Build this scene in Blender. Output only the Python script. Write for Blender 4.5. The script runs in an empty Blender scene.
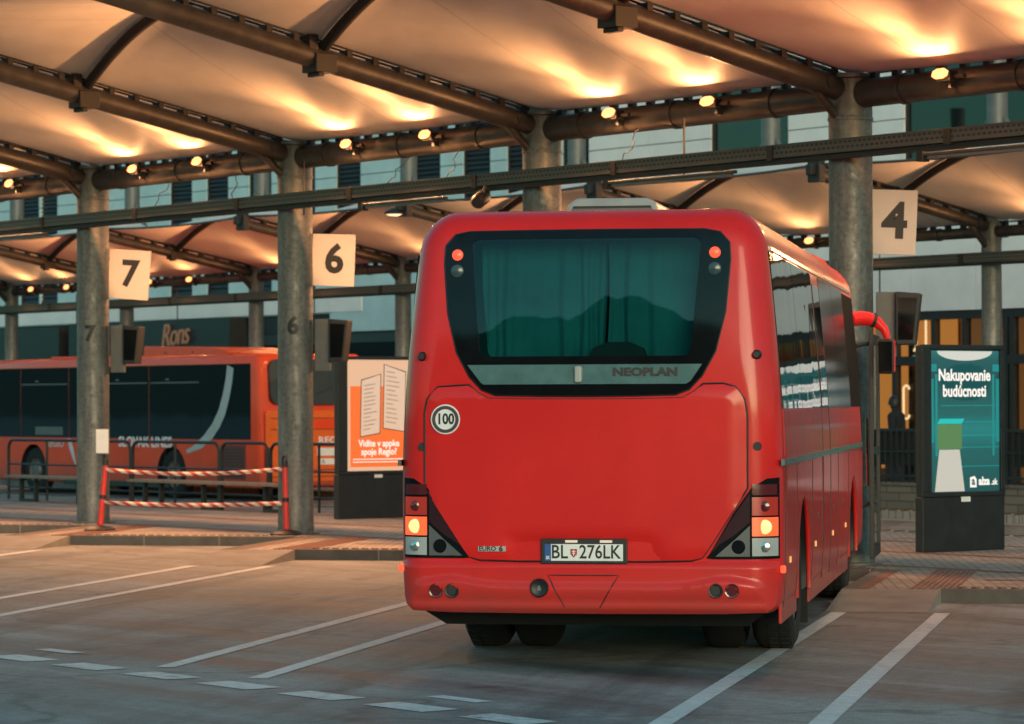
import bpy, bmesh, math, random
from mathutils import Vector, Matrix
from mathutils.geometry import delaunay_2d_cdt
random.seed(7)
R = math.radians
sc = bpy.context.scene
COL = sc.collection
S = 5.1046                       # spacing of the pillars
NEAR_Y, FAR_Y = 0.0, 12.6
PLAT = .115                      # platform height

# ------------------------------------------------------------------ materials
def newmat(name):
    m = bpy.data.materials.new(name); m.use_nodes = True
    nt = m.node_tree
    return m, nt, nt.nodes['Principled BSDF']

def N(nt, t, **kw):
    n = nt.nodes.new(t)
    for k, v in kw.items():
        if k in n.inputs: n.inputs[k].default_value = v
        else: setattr(n, k, v)
    return n

def ramp(nt, src, stops):
    r = nt.nodes.new('ShaderNodeValToRGB')
    e = r.color_ramp.elements
    while len(e) < len(stops): e.new(.5)
    for el, (p, c) in zip(e, stops):
        el.position = p; el.color = (*c, 1) if len(c) == 3 else c
    nt.links.new(src, r.inputs[0])
    return r.outputs[0]

def plain(name, col, rough=.5, metal=0., noise=.12, scale=6., bump=0., coat=0., spec=.5, coords='Object'):
    """Principled with a little mottling of the base colour and gloss."""
    m, nt, b = newmat(name)
    tc = nt.nodes.new('ShaderNodeTexCoord')
    n = N(nt, 'ShaderNodeTexNoise', Scale=scale, Detail=6., Roughness=.6)
    nt.links.new(tc.outputs[coords], n.inputs['Vector'])
    lo = [max(0, c*(1-noise)) for c in col]; hi = [min(1, c*(1+noise)) for c in col]
    nt.links.new(ramp(nt, n.outputs[0], [(.3, lo), (.7, hi)]), b.inputs['Base Color'])
    mr = N(nt, 'ShaderNodeMapRange'); mr.inputs['To Min'].default_value = max(.02, rough*.85); mr.inputs['To Max'].default_value = min(1, rough*1.2)
    nt.links.new(n.outputs[0], mr.inputs['Value']); nt.links.new(mr.outputs[0], b.inputs['Roughness'])
    b.inputs['Metallic'].default_value = metal
    b.inputs['Coat Weight'].default_value = coat; b.inputs['Coat Roughness'].default_value = .06
    b.inputs['Specular IOR Level'].default_value = spec
    if bump:
        n2 = N(nt, 'ShaderNodeTexNoise', Scale=scale*8, Detail=4.)
        nt.links.new(tc.outputs[coords], n2.inputs['Vector'])
        bp = N(nt, 'ShaderNodeBump', Strength=bump, Distance=.01)
        nt.links.new(n2.outputs[0], bp.inputs['Height']); nt.links.new(bp.outputs[0], b.inputs['Normal'])
    return m

def emis(name, col, s):
    m, nt, b = newmat(name)
    b.inputs['Base Color'].default_value = (*[c*.2 for c in col], 1)
    b.inputs['Emission Color'].default_value = (*col, 1); b.inputs['Emission Strength'].default_value = s
    b.inputs['Roughness'].default_value = .3
    return m

def galvanised():
    m, nt, b = newmat('galvanised steel')
    tc = nt.nodes.new('ShaderNodeTexCoord')
    v = N(nt, 'ShaderNodeTexVoronoi', Scale=30.); v.feature = 'F1'
    n = N(nt, 'ShaderNodeTexNoise', Scale=3.5, Detail=7., Roughness=.65)
    n2 = N(nt, 'ShaderNodeTexNoise', Scale=14., Detail=4.)
    mp = N(nt, 'ShaderNodeMapping'); mp.inputs['Scale'].default_value = (2.2, 2.2, .35)
    nt.links.new(tc.outputs['Object'], mp.inputs[0])
    for t in (v,): nt.links.new(tc.outputs['Object'], t.inputs['Vector'])
    nt.links.new(mp.outputs[0], n.inputs['Vector']); nt.links.new(tc.outputs['Object'], n2.inputs['Vector'])
    mx = N(nt, 'ShaderNodeMix', data_type='RGBA'); mx.inputs[0].default_value = .2
    a = ramp(nt, n.outputs[0], [(.3, (.065, .062, .057)), (.52, (.130, .126, .117)), (.72, (.235, .229, .213))])
    c = ramp(nt, v.outputs['Color'], [(.2, (.08, .078, .072)), (.8, (.29, .285, .265))])
    nt.links.new(a, mx.inputs[6]); nt.links.new(c, mx.inputs[7])
    nt.links.new(mx.outputs[2], b.inputs['Base Color'])
    b.inputs['Metallic'].default_value = .35
    nt.links.new(ramp(nt, n2.outputs[0], [(.3, (.38,)*3), (.7, (.62,)*3)]), b.inputs['Roughness'])
    bp = N(nt, 'ShaderNodeBump', Strength=.12, Distance=.01); nt.links.new(n2.outputs[0], bp.inputs['Height']); nt.links.new(bp.outputs[0], b.inputs['Normal'])
    return m

def membrane_mat():
    m, nt, b = newmat('membrane fabric')
    tc = nt.nodes.new('ShaderNodeTexCoord')
    n = N(nt, 'ShaderNodeTexNoise', Scale=1.3, Detail=6., Roughness=.6); nt.links.new(tc.outputs['Object'], n.inputs['Vector'])
    c0 = ramp(nt, n.outputs[0], [(.3, (.62, .56, .48)), (.7, (.76, .70, .61))])
    sx = N(nt, 'ShaderNodeSeparateXYZ'); nt.links.new(tc.outputs['Object'], sx.inputs[0])
    fm_ = N(nt, 'ShaderNodeMath', operation='MULTIPLY'); fm_.inputs[1].default_value = .74; nt.links.new(sx.outputs[0], fm_.inputs[0])
    fr_ = N(nt, 'ShaderNodeMath', operation='FRACT'); nt.links.new(fm_.outputs[0], fr_.inputs[0])
    seam_c = ramp(nt, fr_.outputs[0], [(.0, (.80,)*3), (.016, (.84,)*3), (.020, (1,)*3)])
    mxs = N(nt, 'ShaderNodeMix', data_type='RGBA', blend_type='MULTIPLY'); mxs.inputs[0].default_value = 1
    nt.links.new(c0, mxs.inputs[6]); nt.links.new(seam_c, mxs.inputs[7]); col = mxs.outputs[2]
    mpw = N(nt, 'ShaderNodeMapping'); mpw.inputs['Scale'].default_value = (1.4, .25, 1); mpw.inputs['Rotation'].default_value = (0, 0, R(24)); nt.links.new(tc.outputs['Object'], mpw.inputs[0])
    nw = N(nt, 'ShaderNodeTexNoise', Scale=1.6, Detail=3.); nt.links.new(mpw.outputs[0], nw.inputs['Vector'])
    bpw = N(nt, 'ShaderNodeBump', Strength=.22, Distance=.06); nt.links.new(nw.outputs[0], bpw.inputs['Height'])
    d = N(nt, 'ShaderNodeBsdfDiffuse'); t = N(nt, 'ShaderNodeBsdfTranslucent')
    nt.links.new(col, d.inputs[0]); nt.links.new(col, t.inputs[0]); nt.links.new(bpw.outputs[0], d.inputs['Normal'])
    s = N(nt, 'ShaderNodeMixShader'); s.inputs[0].default_value = .05
    g = N(nt, 'ShaderNodeBsdfGlossy', Roughness=.45); g.inputs[0].default_value = (.8, .8, .8, 1)
    s2 = N(nt, 'ShaderNodeMixShader'); s2.inputs[0].default_value = .03
    nt.links.new(d.outputs[0], s.inputs[1]); nt.links.new(t.outputs[0], s.inputs[2])
    nt.links.new(s.outputs[0], s2.inputs[1]); nt.links.new(g.outputs[0], s2.inputs[2])
    nt.links.new(s2.outputs[0], nt.nodes['Material Output'].inputs[0])
    return m

def asphalt():
    m, nt, b = newmat('asphalt')
    tc = nt.nodes.new('ShaderNodeTexCoord')
    big = N(nt, 'ShaderNodeTexNoise', Scale=.35, Detail=7., Roughness=.62); nt.links.new(tc.outputs['Object'], big.inputs['Vector'])
    mp = N(nt, 'ShaderNodeMapping'); mp.inputs['Scale'].default_value = (.16, 1.5, 1); mp.inputs['Rotation'].default_value = (0, 0, R(-4))
    nt.links.new(tc.outputs['Object'], mp.inputs[0])
    strk = N(nt, 'ShaderNodeTexNoise', Scale=.9, Detail=6., Roughness=.6); nt.links.new(mp.outputs[0], strk.inputs['Vector'])
    fine = N(nt, 'ShaderNodeTexNoise', Scale=70., Detail=3.); nt.links.new(tc.outputs['Object'], fine.inputs['Vector'])
    stn = N(nt, 'ShaderNodeTexNoise', Scale=1.1, Detail=4., Roughness=.7); nt.links.new(tc.outputs['Object'], stn.inputs['Vector'])
    a = ramp(nt, big.outputs[0], [(.3, (.155, .15, .139)), (.7, (.285, .276, .256))])
    mid = N(nt, 'ShaderNodeTexNoise', Scale=9., Detail=9., Roughness=.75); nt.links.new(tc.outputs['Object'], mid.inputs['Vector'])
    mdc = ramp(nt, mid.outputs[0], [(.33, (.70,)*3), (.5, (1,)*3), (.68, (1.22,)*3)])
    c = ramp(nt, strk.outputs[0], [(.33, (.42,)*3), (.5, (.92,)*3), (.64, (1.25,)*3)])
    f = ramp(nt, fine.outputs[0], [(.3, (.68,)*3), (.7, (1.25,)*3)])
    st = ramp(nt, stn.outputs[0], [(.30, (.55,)*3), (.40, (1,)*3)])
    mp2 = N(nt, 'ShaderNodeMapping'); mp2.inputs['Rotation'].default_value = (0, 0, R(-40.8)); nt.links.new(tc.outputs['Object'], mp2.inputs[0])
    mp3 = N(nt, 'ShaderNodeMapping'); mp3.inputs['Scale'].default_value = (1.3, .10, 1); nt.links.new(mp2.outputs[0], mp3.inputs[0])
    trk = N(nt, 'ShaderNodeTexNoise', Scale=1.0, Detail=5., Roughness=.6); nt.links.new(mp3.outputs[0], trk.inputs['Vector'])
    tk = ramp(nt, trk.outputs[0], [(.36, (.62,)*3), (.48, (1,)*3), (.7, (1.1,)*3)])
    oil = N(nt, 'ShaderNodeTexVoronoi', Scale=.9); nt.links.new(tc.outputs['Object'], oil.inputs['Vector'])
    on = N(nt, 'ShaderNodeMath', operation='ADD'); os_ = N(nt, 'ShaderNodeMath', operation='MULTIPLY'); os_.inputs[1].default_value = .35
    nt.links.new(mid.outputs[0], os_.inputs[0]); nt.links.new(oil.outputs['Distance'], on.inputs[0]); nt.links.new(os_.outputs[0], on.inputs[1])
    ol = ramp(nt, on.outputs[0], [(.20, (.45,)*3), (.30, (1,)*3)])
    x = a
    for y in (c, f, st, mdc, tk, ol):
        mx = N(nt, 'ShaderNodeMix', data_type='RGBA', blend_type='MULTIPLY'); mx.inputs[0].default_value = 1
        nt.links.new(x, mx.inputs[6]); nt.links.new(y, mx.inputs[7]); x = mx.outputs[2]
    # thin cracks
    vo = N(nt, 'ShaderNodeTexVoronoi', Scale=.22); vo.feature = 'DISTANCE_TO_EDGE'
    w = N(nt, 'ShaderNodeTexNoise', Scale=1.2, Detail=5.); nt.links.new(tc.outputs['Object'], w.inputs['Vector'])
    va = N(nt, 'ShaderNodeVectorMath', operation='ADD'); nt.links.new(tc.outputs['Object'], va.inputs[0]); nt.links.new(w.outputs['Color'], va.inputs[1])
    nt.links.new(va.outputs[0], vo.inputs['Vector'])
    ck = ramp(nt, vo.outputs['Distance'], [(.0, (.40,)*3), (.011, (1,)*3)])
    mx = N(nt, 'ShaderNodeMix', data_type='RGBA', blend_type='MULTIPLY'); mx.inputs[0].default_value = .7
    nt.links.new(x, mx.inputs[6]); nt.links.new(ck, mx.inputs[7])
    nt.links.new(mx.outputs[2], b.inputs['Base Color'])
    nt.links.new(ramp(nt, strk.outputs[0], [(.3, (.6,)*3), (.7, (.85,)*3)]), b.inputs['Roughness'])
    bp = N(nt, 'ShaderNodeBump', Strength=.25, Distance=.01); nt.links.new(fine.outputs[0], bp.inputs['Height']); nt.links.new(bp.outputs[0], b.inputs['Normal'])
    return m

def pavers():
    m, nt, b = newmat('paving bricks')
    tc = nt.nodes.new('ShaderNodeTexCoord')
    mp = N(nt, 'ShaderNodeMapping'); mp.inputs['Rotation'].default_value = (0, 0, R(40.8))
    nt.links.new(tc.outputs['Object'], mp.inputs[0])
    br = N(nt, 'ShaderNodeTexBrick', Scale=1.); br.inputs['Brick Width'].default_value = .2; br.inputs['Row Height'].default_value = .1
    br.inputs['Mortar Size'].default_value = .006; br.inputs['Color1'].default_value = (.36, .30, .25, 1); br.inputs['Color2'].default_value = (.28, .235, .195, 1)
    br.inputs['Mortar'].default_value = (.12, .10, .085, 1)
    nt.links.new(mp.outputs[0], br.inputs['Vector'])
    n = N(nt, 'ShaderNodeTexNoise', Scale=.9, Detail=6., Roughness=.65); nt.links.new(tc.outputs['Object'], n.inputs['Vector'])
    mx = N(nt, 'ShaderNodeMix', data_type='RGBA', blend_type='MULTIPLY'); mx.inputs[0].default_value = 1
    nt.links.new(br.outputs[0], mx.inputs[6]); nt.links.new(ramp(nt, n.outputs[0], [(.3, (.62,)*3), (.7, (1.15,)*3)]), mx.inputs[7])
    nt.links.new(mx.outputs[2], b.inputs['Base Color']); b.inputs['Roughness'].default_value = .8
    bp = N(nt, 'ShaderNodeBump', Strength=.4, Distance=.006); nt.links.new(br.outputs['Fac'], bp.inputs['Height']); bp.invert = True
    nt.links.new(bp.outputs[0], b.inputs['Normal'])
    return m

def stone_blocks():
    m, nt, b = newmat('stone blocks')
    tc = nt.nodes.new('ShaderNodeTexCoord')
    sx = N(nt, 'ShaderNodeSeparateXYZ'); cx = N(nt, 'ShaderNodeCombineXYZ')
    nt.links.new(tc.outputs['Object'], sx.inputs[0]); nt.links.new(sx.outputs[0], cx.inputs[0]); nt.links.new(sx.outputs[2], cx.inputs[1])
    br = N(nt, 'ShaderNodeTexBrick', Scale=1.); br.inputs['Brick Width'].default_value = .55; br.inputs['Row Height'].default_value = .13
    br.inputs['Mortar Size'].default_value = .012; br.inputs['Color1'].default_value = (.17, .14, .11, 1); br.inputs['Color2'].default_value = (.12, .10, .08, 1)
    br.inputs['Mortar'].default_value = (.07, .06, .05, 1)
    nt.links.new(cx.outputs[0], br.inputs['Vector']); nt.links.new(br.outputs[0], b.inputs['Base Color']); b.inputs['Roughness'].default_value = .85
    return m

def worn_paint():
    m, nt, b = newmat('worn road paint')
    tc = nt.nodes.new('ShaderNodeTexCoord')
    n = N(nt, 'ShaderNodeTexNoise', Scale=11., Detail=9., Roughness=.75); nt.links.new(tc.outputs['Object'], n.inputs['Vector'])
    n2 = N(nt, 'ShaderNodeTexNoise', Scale=.8, Detail=3.); nt.links.new(tc.outputs['Object'], n2.inputs['Vector'])
    ad = N(nt, 'ShaderNodeMath', operation='ADD'); ml = N(nt, 'ShaderNodeMath', operation='MULTIPLY'); ml.inputs[1].default_value = .45
    nt.links.new(n2.outputs[0], ml.inputs[0]); nt.links.new(n.outputs[0], ad.inputs[0]); nt.links.new(ml.outputs[0], ad.inputs[1])
    nt.links.new(ramp(nt, ad.outputs[0], [(.53, (.20, .195, .18)), (.63, (.50, .49, .47)), (.9, (.70, .69, .66))]), b.inputs['Base Color'])
    b.inputs['Roughness'].default_value = .7
    return m

def perforated():
    m, nt, b = newmat('perforated tray steel')
    tc = nt.nodes.new('ShaderNodeTexCoord')
    sx = N(nt, 'ShaderNodeSeparateXYZ'); cx = N(nt, 'ShaderNodeCombineXYZ')
    nt.links.new(tc.outputs['Object'], sx.inputs[0]); nt.links.new(sx.outputs[0], cx.inputs[0]); nt.links.new(sx.outputs[2], cx.inputs[1])
    br = N(nt, 'ShaderNodeTexBrick', Scale=1.); br.offset = .5
    br.inputs['Brick Width'].default_value = .07; br.inputs['Row Height'].default_value = .05; br.inputs['Mortar Size'].default_value = .014
    br.inputs['Color1'].default_value = (.022, .02, .019, 1); br.inputs['Color2'].default_value = (.028, .026, .024, 1); br.inputs['Mortar'].default_value = (.095, .087, .078, 1)
    nt.links.new(cx.outputs[0], br.inputs['Vector']); nt.links.new(br.outputs[0], b.inputs['Base Color'])
    b.inputs['Metallic'].default_value = .3; b.inputs['Roughness'].default_value = .5
    return m

def red_paint(name, col, flake=.05):
    m, nt, b = newmat(name)
    tc = nt.nodes.new('ShaderNodeTexCoord')
    n = N(nt, 'ShaderNodeTexNoise', Scale=1.6, Detail=8., Roughness=.7); nt.links.new(tc.outputs['Object'], n.inputs['Vector'])
    n2 = N(nt, 'ShaderNodeTexNoise', Scale=160., Detail=2.); nt.links.new(tc.outputs['Object'], n2.inputs['Vector'])
    sz = N(nt, 'ShaderNodeSeparateXYZ'); nt.links.new(tc.outputs['Object'], sz.inputs[0])
    a = ramp(nt, n.outputs[0], [(.3, [c*.88 for c in col]), (.7, [min(1, c*1.06) for c in col])])
    # road dirt thrown up on the lowest half metre
    ad = N(nt, 'ShaderNodeMath', operation='ADD'); ml = N(nt, 'ShaderNodeMath', operation='MULTIPLY'); ml.inputs[1].default_value = .5
    nt.links.new(n.outputs[0], ml.inputs[0]); nt.links.new(sz.outputs[2], ad.inputs[0]); nt.links.new(ml.outputs[0], ad.inputs[1])
    d = ramp(nt, ad.outputs[0], [(.55, (.50,)*3), (.85, (.16,)*3), (1.0, (.04,)*3)])
    mx = N(nt, 'ShaderNodeMix', data_type='RGBA'); nt.links.new(d, mx.inputs[0]); nt.links.new(a, mx.inputs[6]); mx.inputs[7].default_value = (.16, .10, .08, 1)
    nt.links.new(mx.outputs[2], b.inputs['Base Color'])
    nt.links.new(ramp(nt, n.outputs[0], [(.3, (.30,)*3), (.7, (.45,)*3)]), b.inputs['Roughness'])
    b.inputs['Coat Weight'].default_value = .4; b.inputs['Coat Roughness'].default_value = .1; b.inputs['Specular IOR Level'].default_value = .15
    bp = N(nt, 'ShaderNodeBump', Strength=.03, Distance=.002); nt.links.new(n2.outputs[0], bp.inputs['Height']); nt.links.new(bp.outputs[0], b.inputs['Normal'])
    return m

def clear_glass(name, tint, rough=.02):
    m, nt, b = newmat(name)
    t = N(nt, 'ShaderNodeBsdfTransparent'); t.inputs[0].default_value = (*tint, 1)
    g = N(nt, 'ShaderNodeBsdfGlossy', Roughness=rough); g.inputs[0].default_value = (1, 1, 1, 1)
    f = N(nt, 'ShaderNodeFresnel', IOR=1.45); s = N(nt, 'ShaderNodeMixShader')
    tc = nt.nodes.new('ShaderNodeTexCoord'); n = N(nt, 'ShaderNodeTexNoise', Scale=1.1, Detail=2.); nt.links.new(tc.outputs['Object'], n.inputs['Vector'])
    bp = N(nt, 'ShaderNodeBump', Strength=.03, Distance=.05); nt.links.new(n.outputs[0], bp.inputs['Height']); nt.links.new(bp.outputs[0], g.inputs['Normal'])
    ge = nt.nodes.new('ShaderNodeNewGeometry'); iv = N(nt, 'ShaderNodeMath', operation='SUBTRACT'); iv.inputs[0].default_value = 1.; nt.links.new(ge.outputs['Backfacing'], iv.inputs[1])
    fm = N(nt, 'ShaderNodeMath', operation='MULTIPLY'); nt.links.new(f.outputs[0], fm.inputs[0]); nt.links.new(iv.outputs[0], fm.inputs[1])   # only the outer face of a pane reflects
    nt.links.new(fm.outputs[0], s.inputs[0]); nt.links.new(t.outputs[0], s.inputs[1]); nt.links.new(g.outputs[0], s.inputs[2])
    nt.links.new(s.outputs[0], nt.nodes['Material Output'].inputs[0])
    return m

def dark_glass(name='dark tinted glass', col=(.008, .013, .014), wav=.02):
    m, nt, b = newmat(name)
    b.inputs['Base Color'].default_value = (*col, 1); b.inputs['Roughness'].default_value = .03
    b.inputs['IOR'].default_value = 1.55
    tc = nt.nodes.new('ShaderNodeTexCoord'); n = N(nt, 'ShaderNodeTexNoise', Scale=1.4, Detail=1.); nt.links.new(tc.outputs['Object'], n.inputs['Vector'])
    bp = N(nt, 'ShaderNodeBump', Strength=wav, Distance=.05); nt.links.new(n.outputs[0], bp.inputs['Height']); nt.links.new(bp.outputs[0], b.inputs['Normal'])
    return m

def poster_mat(name, stops, s, axis=2, lo=0., hi=1.):
    """A printed, back-lit poster ground: colour runs along one axis of the print."""
    m, nt, b = newmat(name)
    tc = nt.nodes.new('ShaderNodeTexCoord'); sx = N(nt, 'ShaderNodeSeparateXYZ'); nt.links.new(tc.outputs['Object'], sx.inputs[0])
    mr = N(nt, 'ShaderNodeMapRange'); mr.inputs['From Min'].default_value = lo; mr.inputs['From Max'].default_value = hi
    nt.links.new(sx.outputs[axis], mr.inputs['Value'])
    c = ramp(nt, mr.outputs[0], stops)
    nt.links.new(c, b.inputs['Emission Color']); b.inputs['Emission Strength'].default_value = s
    b.inputs['Base Color'].default_value = (.02, .02, .02, 1); b.inputs['Roughness'].default_value = .25
    return m

M = dict(
    red=red_paint('coach red paint', (.72, .016, .015)),
    red2=red_paint('bus red paint', (.84, .072, .022)),
    black=plain('black plastic', (.012, .012, .013), .45, noise=.3),
    gloss=plain('black gloss', (.006, .007, .008), .06, noise=.2, spec=.22),
    rubber=plain('tyre rubber', (.009, .0085, .008), .9, noise=.35, scale=20, bump=.3),
    galv=galvanised(),
    dsteel=plain('beam steel', (.080, .072, .064), .42, metal=.45, noise=.3, scale=5, bump=.1),
    brown=plain('dark bracket steel', (.026, .023, .021), .6, metal=.2, noise=.3),
    memb=membrane_mat(),
    asph=asphalt(), pave=pavers(), stone=stone_blocks(), paint=worn_paint(), perf=perforated(),
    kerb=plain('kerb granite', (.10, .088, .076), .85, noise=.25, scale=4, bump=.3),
    ramp=plain('ramp concrete', (.22, .195, .168), .85, noise=.22, scale=3, bump=.3),
    redbrick=plain('red paving strip', (.20, .085, .055), .8, noise=.3, scale=5, bump=.3),
    tactile=plain('tactile strip', (.42, .33, .2), .8, noise=.2),
    clear=clear_glass('rear window glass', (.24, .50, .50)),
    door=clear_glass('clear door glass', (.75, .8, .78)),
    dglass=dark_glass(),
    sglass=dark_glass('wavy side glass', (.008, .013, .014), .09),
    tint=plain('dark tinted pane', (.007, .009, .010), .14, noise=.3, spec=.45),
    curtain=plain('curtain cloth', (.05, .22, .22), .9, noise=.2, scale=3),
    chrome=plain('bright trim', (.55, .54, .52), .18, metal=.9, noise=.1),
    white=plain('white vinyl', (.78, .77, .75), .5, noise=.06),
    cab=plain('cab dark panel', (.010, .011, .012), .9, noise=.3, spec=.1),
    grey=plain('grey metal', (.13, .128, .12), .5, metal=.2, noise=.15),
    signp=plain('sign plate white', (.46, .43, .40), .5, noise=.05, scale=2),
    ink=plain('black ink', (.012, .012, .012), .5, noise=.1),
    lred=emis('dim red lamp lens', (.30, .018, .010), .3),
    lamber=emis('lit tail lamp', (1.0, .11, .03), .42),
    lamb2=emis('lit lamp core', (1.0, .36, .14), .75),
    lorange=emis('lit marker lamp', (1.0, .085, .035), .50),
    lclear=plain('clear lamp lens', (.42, .43, .42), .12, noise=.1, coat=.5),
    lsmoke=plain('smoked lamp lens', (.035, .008, .01), .12, noise=.1, coat=.5),
    lblackred=plain('dark red lens', (.10, .008, .010), .15, coat=.5),
    flood=emis('lit floodlight lens', (1.0, .27, .08), 1.35),
    orange=emis('lit orange print', (1.0, .18, .035), .26),
    paperlit=emis('lit white print', (1.0, .60, .38), .21),
    phone=emis('lit phone screen print', (1., .68, .48), .2),
    phonei=emis('phone line print', (.5, .36, .28), .12),
    warmwall=plain('warm wall', (.5, .32, .17), .7, noise=.2),
    shop=emis('glowing shop interior', (1.0, .34, .07), .2),  # emission put on the walls in place of room lighting
    shopdim=emis('faintly glowing shop interior', (.55, .20, .06), .1),
    neon=emis('lit ring lamp', (1.0, .62, .34), .6),
    tealit=emis('lit teal sign', (.03, .6, .5), .22),
    skin=plain('skin', (.35, .2, .14), .6),
    cloth=plain('dark coat cloth', (.012, .013, .017), .9, noise=.3),
    postred=plain('red plastic post', (.62, .03, .025), .4, noise=.1),
    seatwood=plain('bench slat', (.20, .155, .115), .6, noise=.25, scale=8),
    hill=plain('hillside', (.03, .045, .03), .95, noise=.4, scale=.02),
    facade=plain('facade panel', (.47, .60, .61), .55, noise=.10, scale=1.2),
    facade2=plain('pale facade panel', (.80, .73, .70), .45, noise=.08, scale=1.2),
    fdark=plain('dark fascia', (.018, .016, .015), .5, noise=.3),
    louvre=plain('dark louvre', (.022, .024, .025), .4, noise=.3),
)

# ------------------------------------------------------------------ mesh builder
class MB:
    def __init__(s): s.v = []; s.f = []; s.mi = []; s.cur = 0
    def add(s, vs, fs):
        o = len(s.v); s.v += [tuple(v) for v in vs]; s.f += [tuple(i+o for i in f) for f in fs]; s.mi += [s.cur]*len(fs); return s
    def box(s, x0, x1, y0, y1, z0, z1):
        return s.add([(x, y, z) for z in (z0, z1) for x, y in ((x0, y0), (x1, y0), (x1, y1), (x0, y1))],
                     [(3, 2, 1, 0), (4, 5, 6, 7), (0, 1, 5, 4), (1, 2, 6, 5), (2, 3, 7, 6), (3, 0, 4, 7)])
    def tube(s, pts, r, n=12, cap=True, flat=1.):
        pts = [Vector(p) for p in pts]; k = len(pts); rs = r if hasattr(r, '__len__') else [r]*k
        vs = []; fs = []
        up = None
        for i, p in enumerate(pts):
            t = (pts[min(i+1, k-1)] - pts[max(i-1, 0)]).normalized()
            if up is None:
                up = Vector((0, 0, 1)) if abs(t.z) < .9 else Vector((1, 0, 0))
            a = t.cross(up).normalized(); b = a.cross(t).normalized(); up = b
            for j in range(n):
                w = 2*math.pi*j/n
                vs.append(p + a*(math.cos(w)*rs[i]) + b*(math.sin(w)*rs[i]*flat))
        for i in range(k-1):
            for j in range(n):
                fs.append((i*n+j, i*n+(j+1) % n, (i+1)*n+(j+1) % n, (i+1)*n+j))
        if cap: fs += [tuple(range(n))[::-1], tuple(range((k-1)*n, k*n))]
        return s.add(vs, fs)
    def cyl(s, p0, p1, r, n=20): return s.tube([p0, p1], r, n)
    def lathe(s, prof, org, ax, n=32):
        """prof: (radius, along-axis) pairs."""
        ax = Vector(ax).normalized(); u = ax.orthogonal().normalized(); w = ax.cross(u)
        vs = []; fs = []
        for r, h in prof:
            for j in range(n):
                t = 2*math.pi*j/n; vs.append(Vector(org) + ax*h + (u*math.cos(t) + w*math.sin(t))*r)
        for i in range(len(prof)-1):
            for j in range(n): fs.append((i*n+j, i*n+(j+1) % n, (i+1)*n+(j+1) % n, (i+1)*n+j))
        return s.add(vs, fs)
    def prism(s, poly, fr, th):
        """poly (a,b) in the frame (origin, ua, ub), thickness th along ua x ub."""
        o, a, b = [Vector(x) for x in fr]; nrm = a.cross(b).normalized(); k = len(poly)
        vs = [o + a*p[0] + b*p[1] for p in poly]; vs += [v + nrm*th for v in vs]
        return s.add(vs, [tuple(range(k))[::-1], tuple(range(k, 2*k))] + [(i, (i+1) % k, (i+1) % k + k, i+k) for i in range(k)])
    def build(s, name, mat, parent=None, smooth=False, bevel=0., loc=None):
        me = bpy.data.meshes.new(name); me.from_pydata(s.v, [], s.f)
        for m in (mat if isinstance(mat, (list, tuple)) else [mat]): me.materials.append(m)
        me.polygons.foreach_set('material_index', s.mi)
        bm = bmesh.new(); bm.from_mesh(me); bmesh.ops.recalc_face_normals(bm, faces=bm.faces); bm.to_mesh(me); bm.free()
        o = bpy.data.objects.new(name, me); COL.objects.link(o)
        if smooth:
            me.polygons.foreach_set('use_smooth', [True]*len(me.polygons)); me.set_sharp_from_angle(angle=R(38))
        if bevel:
            b = o.modifiers.new('bevel', 'BEVEL'); b.width = bevel; b.segments = 2; b.limit_method = 'ANGLE'
        if parent: o.parent = parent
        if loc: o.location = loc
        return o

def tag(o, label=None, cat=None, group=None, kind=None):
    if label: o['label'] = label
    if cat: o['category'] = cat
    if group: o['group'] = group
    if kind: o['kind'] = kind
    return o

def thing(name, label, cat, loc=(0, 0, 0), rz=0., group=None):
    o = bpy.data.objects.new(name, None); COL.objects.link(o); o.location = loc; o.rotation_euler.z = rz
    o.empty_display_size = .2
    return tag(o, label, cat, group)

def text(name, body, size, mat, parent, org, ua, ub, bold=0., shear=0., align='CENTER', depth=.002, sx=1., wrap=None, space=1.):
    """Lettering as a mesh laid on the plane (org, ua, ub); wrap maps a local point to another place."""
    cu = bpy.data.curves.new(name, 'FONT'); cu.body = body; cu.size = size; cu.align_x = align; cu.align_y = 'CENTER'
    cu.extrude = depth; cu.offset = bold; cu.shear = shear; cu.space_character = space; cu.resolution_u = 3
    t = bpy.data.objects.new(name + '_curve', cu); COL.objects.link(t)
    dg = bpy.context.evaluated_depsgraph_get(); dg.update()
    me = bpy.data.meshes.new_from_object(t.evaluated_get(dg)); bpy.data.objects.remove(t); bpy.data.curves.remove(cu)
    if wrap:
        bm = bmesh.new(); bm.from_mesh(me); bmesh.ops.triangulate(bm, faces=bm.faces)
        for _ in range(5):
            es = [e for e in bm.edges if e.calc_length() > size*.12]
            if not es: break
            bmesh.ops.subdivide_edges(bm, edges=es, cuts=1); bmesh.ops.triangulate(bm, faces=bm.faces)
        bm.to_mesh(me); bm.free()
    o_, a, b = Vector(org), Vector(ua).normalized(), Vector(ub).normalized(); nn = a.cross(b)
    for v in me.vertices:
        p = o_ + a*(v.co.x*sx) + b*v.co.y + nn*v.co.z
        v.co = wrap(p) if wrap else p
    me.materials.clear(); me.materials.append(mat); me.name = name
    o = bpy.data.objects.new(name, me); COL.objects.link(o)
    if parent: o.parent = parent
    return o

def pl(z, pts):
    """piecewise linear"""
    if z <= pts[0][0]: return pts[0][1]
    for (a, x), (b, y) in zip(pts, pts[1:]):
        if z <= b: return x + (y-x)*(z-a)/(b-a)
    return pts[-1][1]

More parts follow.
